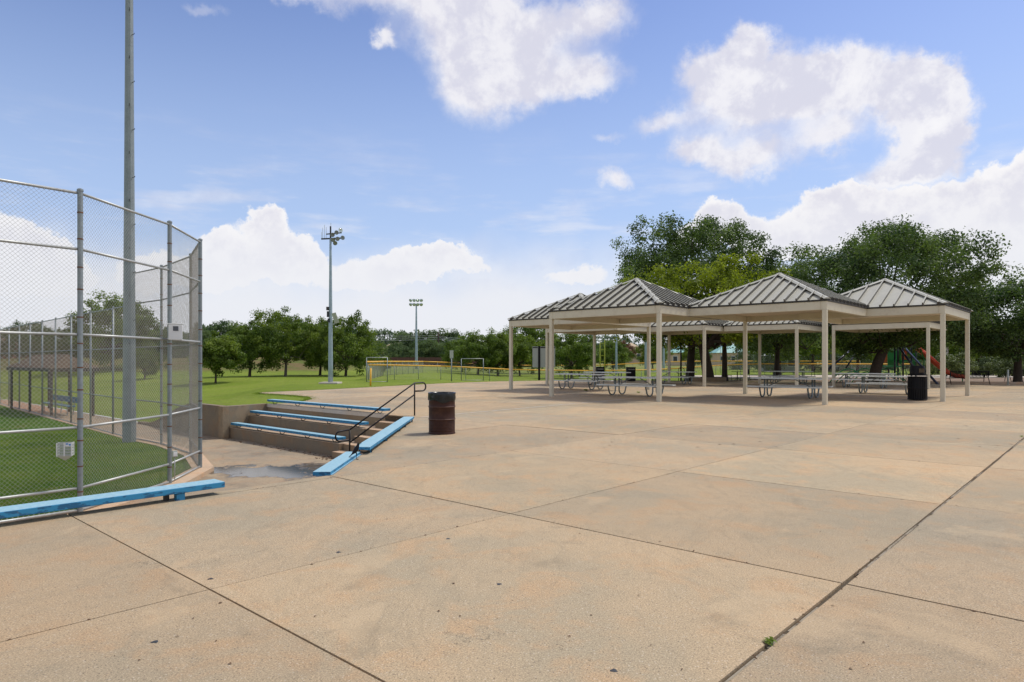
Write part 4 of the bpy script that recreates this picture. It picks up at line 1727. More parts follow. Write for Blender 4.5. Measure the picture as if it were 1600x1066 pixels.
for (px, py, lab) in ((937.5, 594.5, 'black bin at the back of the shelter, left one of two'), (985.5, 596.0, 'black bin at the back of the shelter, right one of two'), (1526, 586.5, 'black bin far behind the bench with slatted back')):
    c_ = empty('litter_bin', G(px, py), 0, lab, 'litter bin')
    m_ = MB()
    m_.cbox((-.32, -.3, .02), (.32, .3, 1.02), .03)
    m_.build('body', M_BLACK, c_)
    m_ = MB()
    for k in range(6):
        m_.box((-.22 + k * .08, -.306, .86), (-.18 + k * .08, -.301, .95))
    m_.build('vent', M_GREYP, c_)
    m_ = MB()
    m_.cbox((-.34, -.32, 1.022), (.34, .32, 1.08), .02)
    m_.build('lid', M_BLACK, c_)

# ------------------------------------------------------------------ black slatted park benches
def park_bench(loc, rz, L=1.2):
    e = empty('park_bench', loc, rz)
    n = int(L * 2 / .085)
    for k in range(n):
        x = -L + .05 + (2 * L - .1) * k / (n - 1)
        m = MB()
        pts = [(x, -.24, .42), (x, .15, .44), (x, .22, .52), (x, .30, .88)]
        for a, b_ in zip(pts[:-1], pts[1:]):
            m.beam(a, b_, .045, .008, Vector((0, 0, 1)) if a[2] < .45 else Vector((0, 1, 0)))
        m.build('slat', M_BLACK, e)
    m = MB()
    m.tube([(-L, .305, .89), (L, .305, .89)], .02, 6)
    m.build('top_bar', M_BLACK, e, True)
    m = MB()
    m.tube([(-L, -.25, .415), (L, -.25, .415)], .02, 6)
    m.build('front_bar', M_BLACK, e, True)
    for s in (-1, 1):
        m = MB()
        m.tube([(s * L, -.30, 0), (s * L, -.24, .42), (s * L, -.22, .62), (s * L, .22, .63), (s * L, .25, .60)], .022, 6)
        m.tube([(s * L, .40, 0), (s * L, .22, .44), (s * L, .31, .89)], .022, 6)
        m.build('leg', M_BLACK, e, True)
    return e


pb_ = park_bench(D(1511, 44.0), R_(175))
tag(pb_, 'black steel park bench with vertical slats behind the rightmost pavilion columns', 'bench', 'black park benches')
pbt = tree_of(pb_)
for (px, d, rz, lab) in ((1600, 50, 178, 'black park bench at the right edge of the picture beside the short post'), (1289, 66, 182, 'dark park bench on the path behind the middle pavilion')):
    o = copy_tree(pbt)
    p = D(px, d)
    o.location = (p.x, p.y, 0)
    o.rotation_euler = (0, 0, R_(rz))
    tag(o, lab, 'bench', 'black park benches')

# square cafe table with chairs under the trees
ct = empty('cafe_table', D(1152, 54.0, -.04), 0, 'small black round table under the trees between two chairs', 'table')
m_ = MB()
m_.lathe([(0, .70), (.45, .70), (.45, .73), (0, .73)], 20)
m_.build('table_top', M_BLACK, ct)
m_ = MB()
m_.tube([(0, 0, 0), (0, 0, .70)], .04, 8)
for k in range(3):
    a = k * 2.1
    m_.tube([(0, 0, .25), (.3 * math.cos(a), .3 * math.sin(a), 0)], .02, 5)
m_.build('stem', M_BLACK, ct)


def chair(loc, rz, lab):
    e = empty('chair', loc, rz, lab, 'chair', 'black chairs by the round table')
    m = MB()
    m.cbox((-.3, -.25, .42), (.3, .25, .46), .01)
    m.build('seat', M_BLACK, e)
    m = MB()
    m.box((-.3, .25, .50), (.3, .28, .90))
    m.build('backrest', M_BLACK, e)
    for x in (-.28, .28):
        for (y, yy, z) in ((-.22, -.26, .42), (.24, .38, .9)):
            m = MB()
            m.tube([(x, yy, 0), (x, y, .44), (x, y + .03, z)], .02, 5)
            m.build('leg', M_BLACK, e)
    return e


chair(D(1136, 53.5, -.04), R_(100), 'black chair just right of the dark slim trunk, left of the round table')
chair(D(1164, 54.5, -.04), R_(-90), 'black chair on the right side of the small round table')

# ------------------------------------------------------------------ outfield fence with yellow cap
of = empty('outfield_fence', (0, 0, 0), 0, 'low chain link outfield fence with yellow cap rail looping across the middle distance', 'fence')


def hfence(pts, h, step, cap=True, r=.055, par=of, wire_p=.14):
    for i in range(len(pts) - 1):
        p, q = Vector(pts[i]), Vector(pts[i + 1])
        L = (q - p).length
        n = max(1, int(round(L / step)))
        zs = [tz(*(p.lerp(q, k / n))) for k in range(n + 1)]
        zs = [(zs[0] + (zs[-1] - zs[0]) * k / n) * .5 + z * .5 for k, z in enumerate(zs)]
        m = MB()
        m.tube([Vector((*(p.lerp(q, k / n)), zs[k] + h)) for k in range(n + 1)], r, 8)
        m.build('cap_rail' if cap else 'rail', M_YEL if cap else M_GALV, par, True)
        for k in range(n + (1 if i == len(pts) - 2 else 0)):
            c = p.lerp(q, k / n)
            m = MB()
            m.tube([(c.x, c.y, zs[k] - .05), (c.x, c.y, zs[k] + h - .01)], .028, 5)
            m.build('post', M_GALV, par, True)
        m = MB()
        for k in range(n):
            a, b_ = p.lerp(q, k / n), p.lerp(q, (k + 1) / n)
            zz = (zs[k] + zs[k + 1]) / 2
            wires(m, a, b_, zz + .03, zz + h - .04, wire_p, .0045)
        o_ = m.build('chain_link', M_WIRE, par)
        o_['kind'] = 'stuff'


near_arc = [(-11.7, 54.5), (-6.5, 61), (0, 66), (8, 70), (17, 73.5), (28, 74), (42, 70)]
far_arc = [(-11.9, 54.7), (-13.5, 70), (-12, 90), (-2, 106), (14, 112), (32, 108), (50, 96)]
hfence(near_arc, 1.25, 3.05)
hfence(far_arc, 1.5, 3.05, r=.075)


def frame(loc, w, h, lab, rz=0, nm='goal_frame'):
    e = empty(nm, loc, rz, lab, 'frame', 'grey pipe frames by the outfield fence')
    for x in (-w / 2, w / 2):
        m = MB()
        m.tube([(x, 0, 0), (x, 0, h)], .035, 8)
        m.build('upright', M_GALV, e, True)
    for z in (h, .05):
        m = MB()
        m.tube([(-w / 2, 0, z), (w / 2, 0, z)], .03 if z > .1 else .02, 8)
        m.build('crossbar', M_GALVL, e, True)
    return e


frame(G(589, 597.5, -.05), 1.55, 1.85, 'grey pipe gate frame at the left corner of the yellow capped fence')
frame(D(738, 60, tz(-3.5, 60)), 1.98, 1.98, 'grey pipe goal frame standing in the outfield, right of the sign post')
yp = empty('foul_marker', G(579, 603.3, -.04), 0, 'short yellow marker post on the lawn in front of the gate frame', 'post')
m_ = MB()
m_.tube([(0, 0, 0), (0.0, 0, .35), (.01, 0, 1.12)], [.055, .055, .055], 10)
m_.build('sleeve', M_YEL, yp, True)
m_ = MB()
m_.tube([(.01, 0, 1.12), (.01, 0, 1.15)], [.055, .02], 10)
m_.build('cap', M_YEL, yp, True)
sp_ = empty('sign_post', D(705.5, 52.5, tz(-4.7, 52.5)), 0, 'grey sign seen from behind on a steel post beyond the barrel', 'sign')
m_ = MB()
m_.tube([(0, 0, 0), (0, 0, 1.85)], .045, 8)
m_.build('post', M_GALV, sp_, True)
m_ = MB()
m_.cbox((-.14, -.02, 1.8), (.14, .03, 2.42), .01)
m_.build('plate', M_GREYP, sp_)

kb = empty('notice_board', D(851, 55, -.04), 0, 'tall notice board of grey panels between two thick black posts, behind the columns', 'notice board')
hk = ZY(541, 55) + .04
for x in (-.45, .47):
    m_ = MB()
    m_.box((x - .085, -.085, 0), (x + .085, .085, hk))
    m_.build('post', M_BLACK, kb)
for (x0, x1) in ((-1.0, -.54), (-.36, .38), (.56, .86)):
    m_ = MB()
    m_.box((x0, -.03, 1.05), (x1, .03, hk - .03))
    m_.build('panel', M_SLATE, kb)
    m_ = MB()
    m_.box((x0 + .03, -.04, hk - .16), (x1 - .03, -.031, hk - .08))
    m_.build('trim', M_BLACK, kb)

ly = empty('foul_pole', D(941.5, 56.5, -.3), 0, 'lime yellow foul pole with ladder rungs rising above the bins', 'foul pole')
hl = ZY(531, 56.5) + .3
for x in (-.2, .19):
    m_ = MB()
    m_.tube([(x, 0, 0), (x, 0, hl if x > 0 else hl - .15)], .05, 8)
    m_.build('upright', M_LIME, ly, True)
for k in range(6):
    m_ = MB()
    m_.tube([(-.2, 0, hl - .35 - k * .5), (.19, 0, hl - .35 - k * .5)], .03, 6)
    m_.build('rung', M_LIME, ly, True)
bl = empty('bollard', G(1575, 601.5), 0, 'slim grey bollard by the kerb near the right edge', 'bollard')
m_ = MB()
m_.tube([(0, 0, 0), (0, 0, .95)], .055, 10)
m_.tube([(0, 0, .951), (0, 0, 1.0)], [.055, .02], 10)
m_.build('shaft', M_GREYP, bl, True)
m_ = MB()
m_.tube([(0, 0, 0), (0, 0, .03)], .09, 10)
m_.build('base', M_GREYP, bl, True)
bpst = empty('lamp_post', D(1064, 52.5, -.04), 0, 'slim black lamp post behind the shelter with a bicycle hoop at its foot', 'lamp post')
m_ = MB()
m_.tube([(0, 0, 0), (0, 0, 4.2)], [.07, .055], 8)
m_.build('pole', M_BLACK, bpst, True)
m_ = MB()
m_.lathe([(.05, 4.2), (.22, 4.3), (.24, 4.5), (.1, 4.7), (0, 4.72)], 12)
m_.build('lamp', M_BLACK, bpst, True)
m_ = MB()
m_.tube([(-.22, -.1, 0), (-.22, -.1, .95), (-.1, -.1, 1.05), (.1, -.1, 1.05), (.22, -.1, .95), (.22, -.1, 0)], .025, 6)
m_.build('hoop', M_BLACK, bpst, True)

# ------------------------------------------------------------------ playground
pg = empty('playground', D(1395, 50, 0), 0, 'playground climber with red slide, orange panels, green nets and navy posts', 'playground')
ox = pg.location


def PGp(px, py, d):
    v = D(px, d, ZY(py, d)) - ox
    return v


posts = [(1403, 50), (1411, 48.5), (1376, 51), (1424, 49), (1431, 51.5), (1388, 52.5), (1398, 48)]
for (px, d) in posts:
    m_ = MB()
    q = PGp(px, 540, d)
    m_.tube([(q.x, q.y, 0), (q.x, q.y, 2.7)], .06, 8)
    m_.build('post', M_NAVY, pg, True)
for (px0, px1, y0, y1, d, mt) in ((1381, 1386, 550, 567, 50.5, M_ORANGE), (1409, 1417, 545, 562, 49.5, M_ORANGE), (1387, 1402, 548, 572, 51.2, M_GREENP), (1373, 1380, 548, 574, 51.5, M_GREENP), (1405, 1409, 547, 570, 50, M_GREENP), (1426, 1430, 552, 574, 50.8, M_GREENP)):
    p, q = PGp(px0, y1, d), PGp(px1, y0, d)
    m_ = MB()
    m_.cbox((p.x, p.y - .03, p.z), (q.x, p.y + .03, q.z), .01)
    m_.build('play_panel', mt, pg)
for (px0, px1, y, d) in ((1374, 1404, 573, 50), (1404, 1430, 564, 50)):
    p, q = PGp(px0, y, d), PGp(px1, y, d)
    m_ = MB()
    m_.box((p.x, p.y - .8, p.z - .05), (q.x, p.y + .9, q.z + .05))
    m_.build('deck', M_GREENP, pg)
# slide: U section swept
sp = [PGp(1433, 546, 50.5), PGp(1446, 556, 50), PGp(1462, 570, 49.5), PGp(1478, 582, 49), PGp(1490, 588, 48.7), PGp(1512, 591, 48.5)]
m_ = MB()
prev = None
sec = [(-.28, .20), (-.25, .02), (-.12, -.04), (.12, -.04), (.25, .02), (.28, .20), (.31, .20), (.28, -.02), (.13, -.09), (-.13, -.09), (-.28, -.02), (-.31, .20)]
vs = []
for i, c in enumerate(sp):
    d = ((sp[min(i + 1, len(sp) - 1)]) - (sp[max(i - 1, 0)])).normalized()
    sd_ = d.cross(Vector((0, 0, 1))).normalized()
    upv = sd_.cross(d)
    vs += [c + sd_ * a + upv * b_ for (a, b_) in sec]
ns = len(sec)
fs = [(i * ns + k, i * ns + (k + 1) % ns, (i + 1) * ns + (k + 1) % ns, (i + 1) * ns + k) for i in range(len(sp) - 1) for k in range(ns)]
fs += [tuple(range(ns - 1, -1, -1)), tuple(range((len(sp) - 1) * ns, len(sp) * ns))]
m_.add(vs, fs)
m_.build('slide', M_RED, pg, True)
m_ = MB()
q = PGp(1504, 590, 48.6)
m_.tube([(q.x, q.y, 0), (q.x, q.y, q.z - .05)], .04, 6)
m_.build('slide_support', M_GREENP, pg)
q = [PGp(1437, 545, 50), PGp(1441, 552, 49.9), PGp(1444, 562, 49.8), PGp(1443, 575, 49.7)]
m_ = MB()
m_.tube(q, .04, 6)
m_.build('grab_rail', M_GREENP, pg, True)
for (a, b_, r) in (((1405, 543, 47), (1430, 577, 46), .075), ((1415, 545, 49), (1466, 601.5, 43.8), .075), ((1345, 533, 52), (1290, 581, 49), .085), ((1345, 540, 54), (1322, 575, 52), .06)):
    m_ = MB()
    m_.tube([PGp(*a), PGp(*b_)], r, 8)
    m_.build('leaning_pole', M_NAVY, pg, True)
# green climbing arcs
rn = random.Random(11)
for k in range(9):
    x0, x1 = 1297 + k * 9 + rn.uniform(-4, 4), 1352 + k * 8 + rn.uniform(-4, 8)
    hh_ = rn.uniform(.5, 1.0)
    d0 = 47 + rn.uniform(0, 3)
    p, q = PGp(x0, 590, d0), PGp(x1, 590, d0 + rn.uniform(-.5, .5))
    m_ = MB()
    pts = [Vector((p.x + (q.x - p.x) * t / 8, p.y + (q.y - p.y) * t / 8, .02 + hh_ * math.sin(math.pi * t / 8))) for t in range(9)]
    m_.tube(pts, .04, 5)
    m_.build('climbing_arc', M_GREENP, pg, True)
for k in range(10):
    x = 1384 + k * 5
    m_ = MB()
    p, q = PGp(x, 575, 49.6), PGp(x + rn.uniform(-6, 6), 594, 49.4)
    m_.tube([p, (p + q) / 2 + Vector((rn.uniform(-.1, .1), 0, 0)), q], .022, 4)
    m_.build('net_rope', M_GREYP if k % 2 else M_GREENP, pg)

# ------------------------------------------------------------------ far buildings
def house(loc, w, dp, h, rh, wall, roof, lab, nwin=3, rz=0, cat='house'):
    e = empty('building', loc, rz, lab, cat)
    m = MB()
    m.box((-w / 2, -dp / 2, 0), (w / 2, dp / 2, h))
    m.build('wall', wall, e)
    m = MB()
    o = .5
    ww, dd = w / 2 + o, dp / 2 + o
    m.add([(-ww, -dd, h + .003), (ww, -dd, h + .003), (ww, dd, h + .003), (-ww, dd, h + .003), (-ww + dd, 0, h + rh), (ww - dd, 0, h + rh)], [(0, 1, 5, 4), (1, 2, 5), (2, 3, 4, 5), (3, 0, 4), (3, 2, 1, 0)])
    m.build('roof', roof, e)
    for k in range(nwin):
        x = -w / 2 + w * (k + .5) / nwin
        m = MB()
        m.box((x - .6, -dp / 2 - .03, h * .3), (x + .6, -dp / 2 - .004, h * .75))
        win = m.build('window', M_WROOF, e)
        m = MB()
        m.box((x - .5, -dp / 2 - .05, h * .34), (x + .5, -dp / 2 - .032, h * .71))
        m.build('pane', M_WIN, win)
    return e


def T(px, d, dz=0.0):
    p = D(px, d)
    return (p.x, p.y, tz(p.x, p.y) + dz)


house(T(1062, 170), 5.6, 6, 3.2, 1.7, M_STUCCO, M_TEAL, 'tan park building with teal hip roof beyond the picnic tables', 3, 0, 'building')
house(T(1075, 215), 9, 8, 5.0, 1.6, M_STUCCO, M_WROOF, 'white roofed building behind the teal roofed one', 3, 0, 'building')
house(T(1140, 180), 8.5, 6, 3.2, 2.3, M_STUCCO, M_TEAL, 'building with a broad teal roof seen between the two dark trunks', 3, 0, 'building')
house(T(1322, 120), 6.5, 5, 2.2, 1.3, M_SLATE, M_TEAL, 'low building with teal roof behind the playground', 3, 0, 'building')
house(T(986, 210), 7, 7, 4.2, 2.4, M_STUCCO, M_STUCCO, 'tan house gable showing above the rusty tree', 2)
house(T(618, 250), 11, 9, 4.5, 3.2, M_STUCCO, M_STUCCO, 'tan roofed house among the trees left of the distant light pole', 3)
house(T(-8, 112, 0), 7, 6, 2.4, 1.6, M_BRICK, M_SHING, 'brick house with brown roof seen through the fence at far left', 3)
house(T(1217, 100), 5, 3, 2.3, .5, M_SLATE, M_WROOF, 'white roofed dugout of the far field behind the middle pavilion', 2, 0, 'building')

bf = empty('board_fence', (0, 0, 0), 0, 'dark red brown board fence in front of the far tree line', 'fence')
k = 0
x = -36.0
while x < -6:
    z = tz(x, 158)
    m_ = MB()
    m_.box((x, 157.9, z), (x + 1.45, 158.0, z + 2.1 + .05 * (k % 2)))
    m_.build('board_panel', M_BFENCE, bf)
    x += 1.5
    k += 1

# far backstop behind the shelter
fb = empty('far_backstop', (0, 0, 0), 0, 'high grey backstop fence of the far field behind the tree trunks', 'fence')
for (x0, y0, x1, y1) in ((34, 88, 41, 92), (41, 92, 48, 89), (26.5, 85, 34, 88)):
    hfence([(x0, y0), (x1, y1)], 4.2, 3.0, False, .04, fb, .25)

# utility pole and wires
up = empty('utility_pole', D(685, 190, tz(-21, 190)), 0, 'wooden utility pole with wires above the far trees', 'utility pole')
m_ = MB()
zt_ = ZY(519, 190) - up.location.z
m_.tube([(0, 0, 0), (0, 0, zt_)], .22, 6)
m_.build('pole', M_BARK, up, True)
m_ = MB()
m_.box((-1.2, -.1, zt_ - 1.2), (1.2, .1, zt_ - 1.0))
m_.build('crossarm', M_BARK, up)
for k in range(3):
    m_ = MB()
    a = D(300, 190, ZY(508 + k * 5, 190)) - up.location
    b_ = Vector((-1 + k, 0, zt_ - 1 - k * .5))
    c_ = D(830, 200, ZY(531 + k * 4, 200)) - up.location
    pts = [a.lerp(b_, t / 10) + Vector((0, 0, -1.2 * 4 * (t / 10) * (1 - t / 10))) for t in range(11)] + [b_.lerp(c_, t / 6) + Vector((0, 0, -.8 * 4 * (t / 6) * (1 - t / 6))) for t in range(1, 7)]
    m_.tube(pts, .045, 4)
    m_.build('wire', M_WROOF, up)

# ------------------------------------------------------------------ trees
def leaf_cloud(rng, centers, radii, nper, leaf, tints, flat=.8, upb=.45):
    cs = np.repeat(np.array(centers), nper, axis=0)
    rs = np.repeat(np.array(radii), nper)[:, None]
    ct_ = np.repeat(np.array(tints), nper)
    n = len(cs)
    v = rng.normal(size=(n, 3))
    v /= np.linalg.norm(v, axis=1)[:, None] + 1e-9
    rad = rng.random(n)[:, None] ** .52
    off = v * rad * rs * np.array([1, 1, flat])
    P = cs + off
    nrm = v * .75 + np.array([0, 0, upb]) + rng.normal(size=(n, 3)) * .55
    nrm /= np.linalg.norm(nrm, axis=1)[:, None] + 1e-9
    t = np.cross(nrm, rng.normal(size=(n, 3)))
    t /= np.linalg.norm(t, axis=1)[:, None] + 1e-9
    b_ = np.cross(nrm, t)
    s = leaf * (.6 + .8 * rng.random(n))[:, None]
    fold = nrm * s * .18
    q = np.stack([P - t * s * .5, P + b_ * s * .32 - fold, P + t * s * .5, P - b_ * s * .32 - fold], axis=1)
    # two triangles per leaf folded on the midrib
    tri = np.concatenate([q[:, [0, 1, 2]], q[:, [0, 2, 3]]], axis=1).reshape(-1, 3)
    tint = np.clip(ct_ + rng.normal(size=n) * .16 + (v[:, 2] * rad[:, 0]) * 0.0, 0, 1)
    return tri, np.repeat(tint, 2)


def crown_shape(rng, seed, rx, ry, z0, z1, ncl, cr, lump=.28, bottom=.75, shell=.55):
    cz = z0 + (z1 - z0) * (.40 if seed == 23 else .45)
    C_, Rr, Tt = [], [], []
    while len(C_) < ncl:
        v = rng.normal(size=3)
        v /= np.linalg.norm(v)
        lob = 1 + lump * noise.noise(Vector((v[0] * 1.7 + seed * 3.1, v[1] * 1.7, v[2] * 1.7))) * 1.8
        if seed == 23 and v[2] > 0:      # broad flat-topped dome
            lob *= 1 + .27 * math.sin(math.pi * min(1, v[2]))
        r = (shell + (1 - shell) * rng.random() ** .7) * lob
        hz = (z1 - cz) if v[2] > 0 else (cz - z0)
        p = np.array([v[0] * rx * r, v[1] * ry * r, cz + v[2] * hz * r])
        if v[2] < -.35 and rng.random() > bottom:
            continue
        C_.append(p)
        Rr.append(cr * (.65 + .7 * rng.random()))
        Tt.append(rng.random() * .75 + .12)
    return C_, Rr, Tt


def trunk_mesh(rng, centers, h, r, zfork, nlimb, lean=(0, 0), rtop=.45):
    m = MB()
    lean = Vector((lean[0], lean[1], 0))
    pts, rs = [], []
    n = 6
    for k in range(n + 1):
        t = k / n
        w = Vector((math.sin(t * 4 + h) * .05, math.cos(t * 3 + h) * .05, 0)) * r * 4 * t
        pts.append(Vector((0, 0, -.15 + (zfork + .15) * t)) + lean * t * t + w)
        rs.append(r * (1.35 if k == 0 else 1.0) * (1 - .35 * t))
    m.tube(pts, rs, 10)
    top = pts[-1]
    idx = rng.permutation(len(centers))[:nlimb]
    for i in idx:
        c = Vector(centers[i])
        st = pts[-2].lerp(top, rng.random())
        d = c - st
        midp = st + d * .45 + Vector((0, 0, -.10 * d.length)) + Vector(rng.normal(size=3)) * .05 * d.length
        p1 = st + d * .18 + Vector((0, 0, .05 * d.length))
        m.tube([st, p1, midp, c], [r * rtop, r * rtop * .7, r * rtop * .4, r * .06], 6, caps=False)
        for _ in range(2):
            j = rng.integers(len(centers))
            c2 = Vector(centers[j])
            if (c2 - midp).length < .8 * d.length:
                m.tube([midp, (midp + c2) / 2 + Vector(rng.normal(size=3)) * .06 * d.length, c2], [r * rtop * .3, r * .12, r * .04], 5, caps=False)
    return m


def make_tree(name, seed, rx, ry, z0, z1, ncl, cr, nper, leaf, lmat, bark, tr, zfork, nlimb, lean=(0, 0), lump=.28, bottom=.75, shell=.55, cx=0.0):
    rng = np.random.default_rng(seed)
    e = empty(name)
    C_, Rr, Tt = crown_shape(rng, seed, rx, ry, z0, z1, ncl, cr, lump, bottom, shell)
    C_ = [c + np.array([lean[0] + cx, lean[1], 0]) for c in C_]
    tri, tint = leaf_cloud(rng, C_, Rr, nper, leaf, Tt)
    me = np_mesh('crown', tri, 3, tint)
    link('crown', me, lmat, e)
    m = trunk_mesh(rng, C_, z1, tr, zfork, nlimb, lean)
    m.build('trunk', bark, e, True)
    return e


def place(e, px, d, label, group=None, rz=0.0, s=1.0, cat='tree', dz=0.0):
    p = D(px, d)
    e.location = (p.x, p.y, tz(p.x, p.y) + dz)
    e.rotation_euler = (0, 0, rz)
    e.scale = (s, s, s)
    tag(e, label, cat, group)
    return e


# big shade trees on the right
t = make_tree('oak_tree', 21, 6.9, 6.0, 2.6, 14.2, 470, 1.0, 150, .20, L_OAK, M_BARK, .42, 3.4, 22, (.3, 0), .30)
place(t, 1078, 59, 'large dark green oak rising highest behind the yellowing tree, its outline against clouds', 'big shade trees')
t = make_tree('yellowing_tree', 22, 7.0, 4.6, 2.5, 9.3, 260, .85, 140, .19, L_YEL, M_BARK, .48, 2.8, 20, (-.6, -.4), .28, shell=.5)
place(t, 1107, 50.8, 'yellowing green tree with a thick curved trunk just behind the shelter roofs', 'big shade trees')
t = make_tree('oak_tree', 23, 5.3, 5.4, 2.4, 10.7, 520, .9, 150, .17, L_OAK, M_BARK, .40, 3.0, 26, (1.1, .2), .16, .8)
place(t, 1366, 45.5, 'broad round crowned live oak with thick trunk beside the playground', 'big shade trees')
t = make_tree('oak_tree', 24, 5.2, 4.6, 2.0, 7.3, 260, .95, 140, .19, L_OAK, M_BARK, .30, 2.4, 18, (0, 0), .25, 1.0)
place(t, 1590, 47.0, 'dark green tree with drooping crown at the right edge of the picture', 'big shade trees')
t = make_tree('oak_tree', 25, 6.0, 4.6, 2.2, 11.2, 250, 1.0, 130, .20, L_OAK, M_BARK, .28, 3.0, 14, (0, 0), .3)
place(t, 1214, 62.0, 'narrower dark tree filling the gap between the two great oaks', 'big shade trees')
t = make_tree('shade_tree', 26, 4.6, 4.0, 2.2, 6.2, 110, .8, 90, .26, L_PARK, M_BARK, .20, 2.4, 14, (0, 0), .3, .9)
place(t, 1408 - 190, 74, 'mid green tree seen low under the middle pavilion roof, before the white roofed dugout', 'trees behind the shelter')
st_ = tree_of(t)
for (px, d, s, rz, lab) in ((1340, 78, 1.0, 1.0, 'mid green tree just left of the oak trunk behind the climbing arcs'), (1131, 52.5, .0, 0, None), (1465, 80, .95, 2.2, 'tree behind the red slide'), (1530, 76, .8, 3.1, 'tree behind the black park bench'),
                           (1640, 82, 1.1, 4.0, 'tree just beyond the right edge of the picture'), (1590, 95, 1.2, 1.7, 'taller tree far behind the bollard'), (1270, 92, 1.1, 2.7, 'tree behind the dark park bench on the path')):
    if lab is None:
        continue
    o = copy_tree(st_)
    place(o, px, d, lab, 'trees behind the shelter', rz, s)
# slim straight dark trunk
t = make_tree('shade_tree', 27, 3.4, 3.0, 3.4, 7.0, 80, .8, 80, .25, L_OAK, M_BARK, .24, 3.6, 12, (0, 0), .25)
place(t, 1132, 53.5, 'tree with a straight black trunk right of the curved one, beside the chairs', 'big shade trees')
# ring round the yellowing tree
rg = empty('tree_ring', D(1107, 50.8, -.05), 0, 'low concrete ring seat round the curved trunk', 'tree ring')
m_ = MB()
m_.lathe([(.75, 0), (.75, .36), (1.3, .36), (1.3, 0)], 28)
m_.build('ring', M_WALL, rg)
m_ = MB()
m_.lathe([(0, .25), (.745, .25)], 20)
m_.build('soil', M_MULCH, rg)

# lawn trees on the left
park = [(31, 2.0, 1.0, 3.9, 337, 55, 'youngest lawn tree, nearest the fence post, with twin slim trunks'),
        (32, 3.3, .9, 5.4, 390, 67, 'second lawn tree from the fence, round and full'),
        (33, 3.7, 1.0, 6.4, 446, 68, 'third lawn tree from the fence with a pale forked trunk'),
        (34, 3.4, .8, 6.0, 500, 72, 'lawn tree just left of the floodlight pole, trunk in deep shade'),
        (35, 3.5, .5, 6.1, 540, 69, 'full lawn tree just right of the floodlight pole, branches near the ground')]
for (sd3, r, z0, z1, px, d, lab) in park:
    t = make_tree('lawn_tree', sd3, r, r * .9, z0, z1, 130 + 9 * (sd3 - 31), .56 if sd3 > 31 else .42, 105, .18, L_PARK, M_BARKG if sd3 == 33 else M_BARK, .16 if sd3 > 31 else .09, z0 + .5, 12, (.1, 0), .30, .9)
    place(t, px, d, lab, 'trees in a row on the lawn')
    if sd3 == 32:
        p32 = tree_of(t)
for (px, d, s, rz, lab) in ((747, 96, 1.12, .4, 'tree beyond the outfield fence, right of the grey goal frame'), (778, 98, 1.2, 1.9, 'tree beyond the outfield fence, left of the first cream column'),
                       (722, 108, 1.0, 2.9, 'smaller tree beyond the outfield behind the sign post'),
                       (812, 100, 1.1, 3.3, 'tree right behind the first cream column'), (832, 118, 1.75, 4.4, 'tallest tree behind the notice board'), (893, 88, 1.15, .9, 'full green tree between the notice board and the lime foul pole'),
                       (905, 100, 1.0, 2.1, 'tree just left of the lime foul pole'), (958, 118, 1.05, 5.0, 'tree behind the right bin'), (1020, 130, 1.0, 3.0, 'tree left of the teal roofed building'), (1085, 135, .95, .5, 'tree in front of the white roofed building'),
                       (176, 84, 1.7, 2.0, 'tall thin tree topping the others just left of the near light pole'), (226, 66, .55, 1.0, 'small dark tree seen through the fence right of the near light pole')):
    o = copy_tree(p32)
    place(o, px, d, lab, 'park trees in the middle distance', rz, s)
t = make_tree('rusty_tree', 41, 2.6, 2.4, 1.2, 5.0, 60, .55, 70, .26, L_RUST, M_BARK, .12, 1.6, 10)
place(t, 976, 150, 'small tree with rusty brown leaves behind the picnic tables', None, 0, 1.15)
t = make_tree('round_shrub', 42, 1.5, 1.3, .2, 2.3, 50, .35, 60, .2, L_PARK, M_BARK, .05, .3, 6, (0, 0), .15, 1.0)
place(t, 597, 92, 'round green shrub behind the gate frame of the outfield fence', None, 0, 1.0, 'shrub')

# far tree belts
protos = []
for k in range(4):
    t = make_tree('belt_tree', 50 + k, 5.0, 4.4, .0, 8.4 + k * .5, 95, 1.15, 60, .46, L_FAR, M_BARK, .22, 2.0, 6, (0, 0), .32, 1.0)
    protos.append(tree_of(t))
hill = []
for k in range(3):
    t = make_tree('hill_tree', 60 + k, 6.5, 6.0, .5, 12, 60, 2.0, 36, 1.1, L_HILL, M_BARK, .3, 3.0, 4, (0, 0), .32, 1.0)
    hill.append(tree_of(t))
rt = random.Random(9)
used = set()


ORD = ('first second third fourth fifth sixth seventh eighth ninth tenth eleventh twelfth thirteenth fourteenth fifteenth sixteenth seventeenth eighteenth nineteenth twentieth twenty-first twenty-second twenty-third twenty-fourth twenty-fifth twenty-sixth twenty-seventh twenty-eighth').split()


def belt(ps, lst, label, group):
    lab0 = label
    lst = sorted(lst) if '%s' in label else lst
    for n_, (px, d, s) in enumerate(lst):
        if '%s' in lab0:
            label = lab0 % (ORD[n_] if n_ < 28 else ('last but %d' % (len(lst) - n_)))
        k = rt.randrange(len(ps))
        tr_ = ps[k]
        if id(tr_[0]) in used:
            o = copy_tree(tr_)
        else:
            used.add(id(tr_[0]))
            o = tr_[0]
        place(o, px, d, label, group, rt.uniform(0, 6), s)


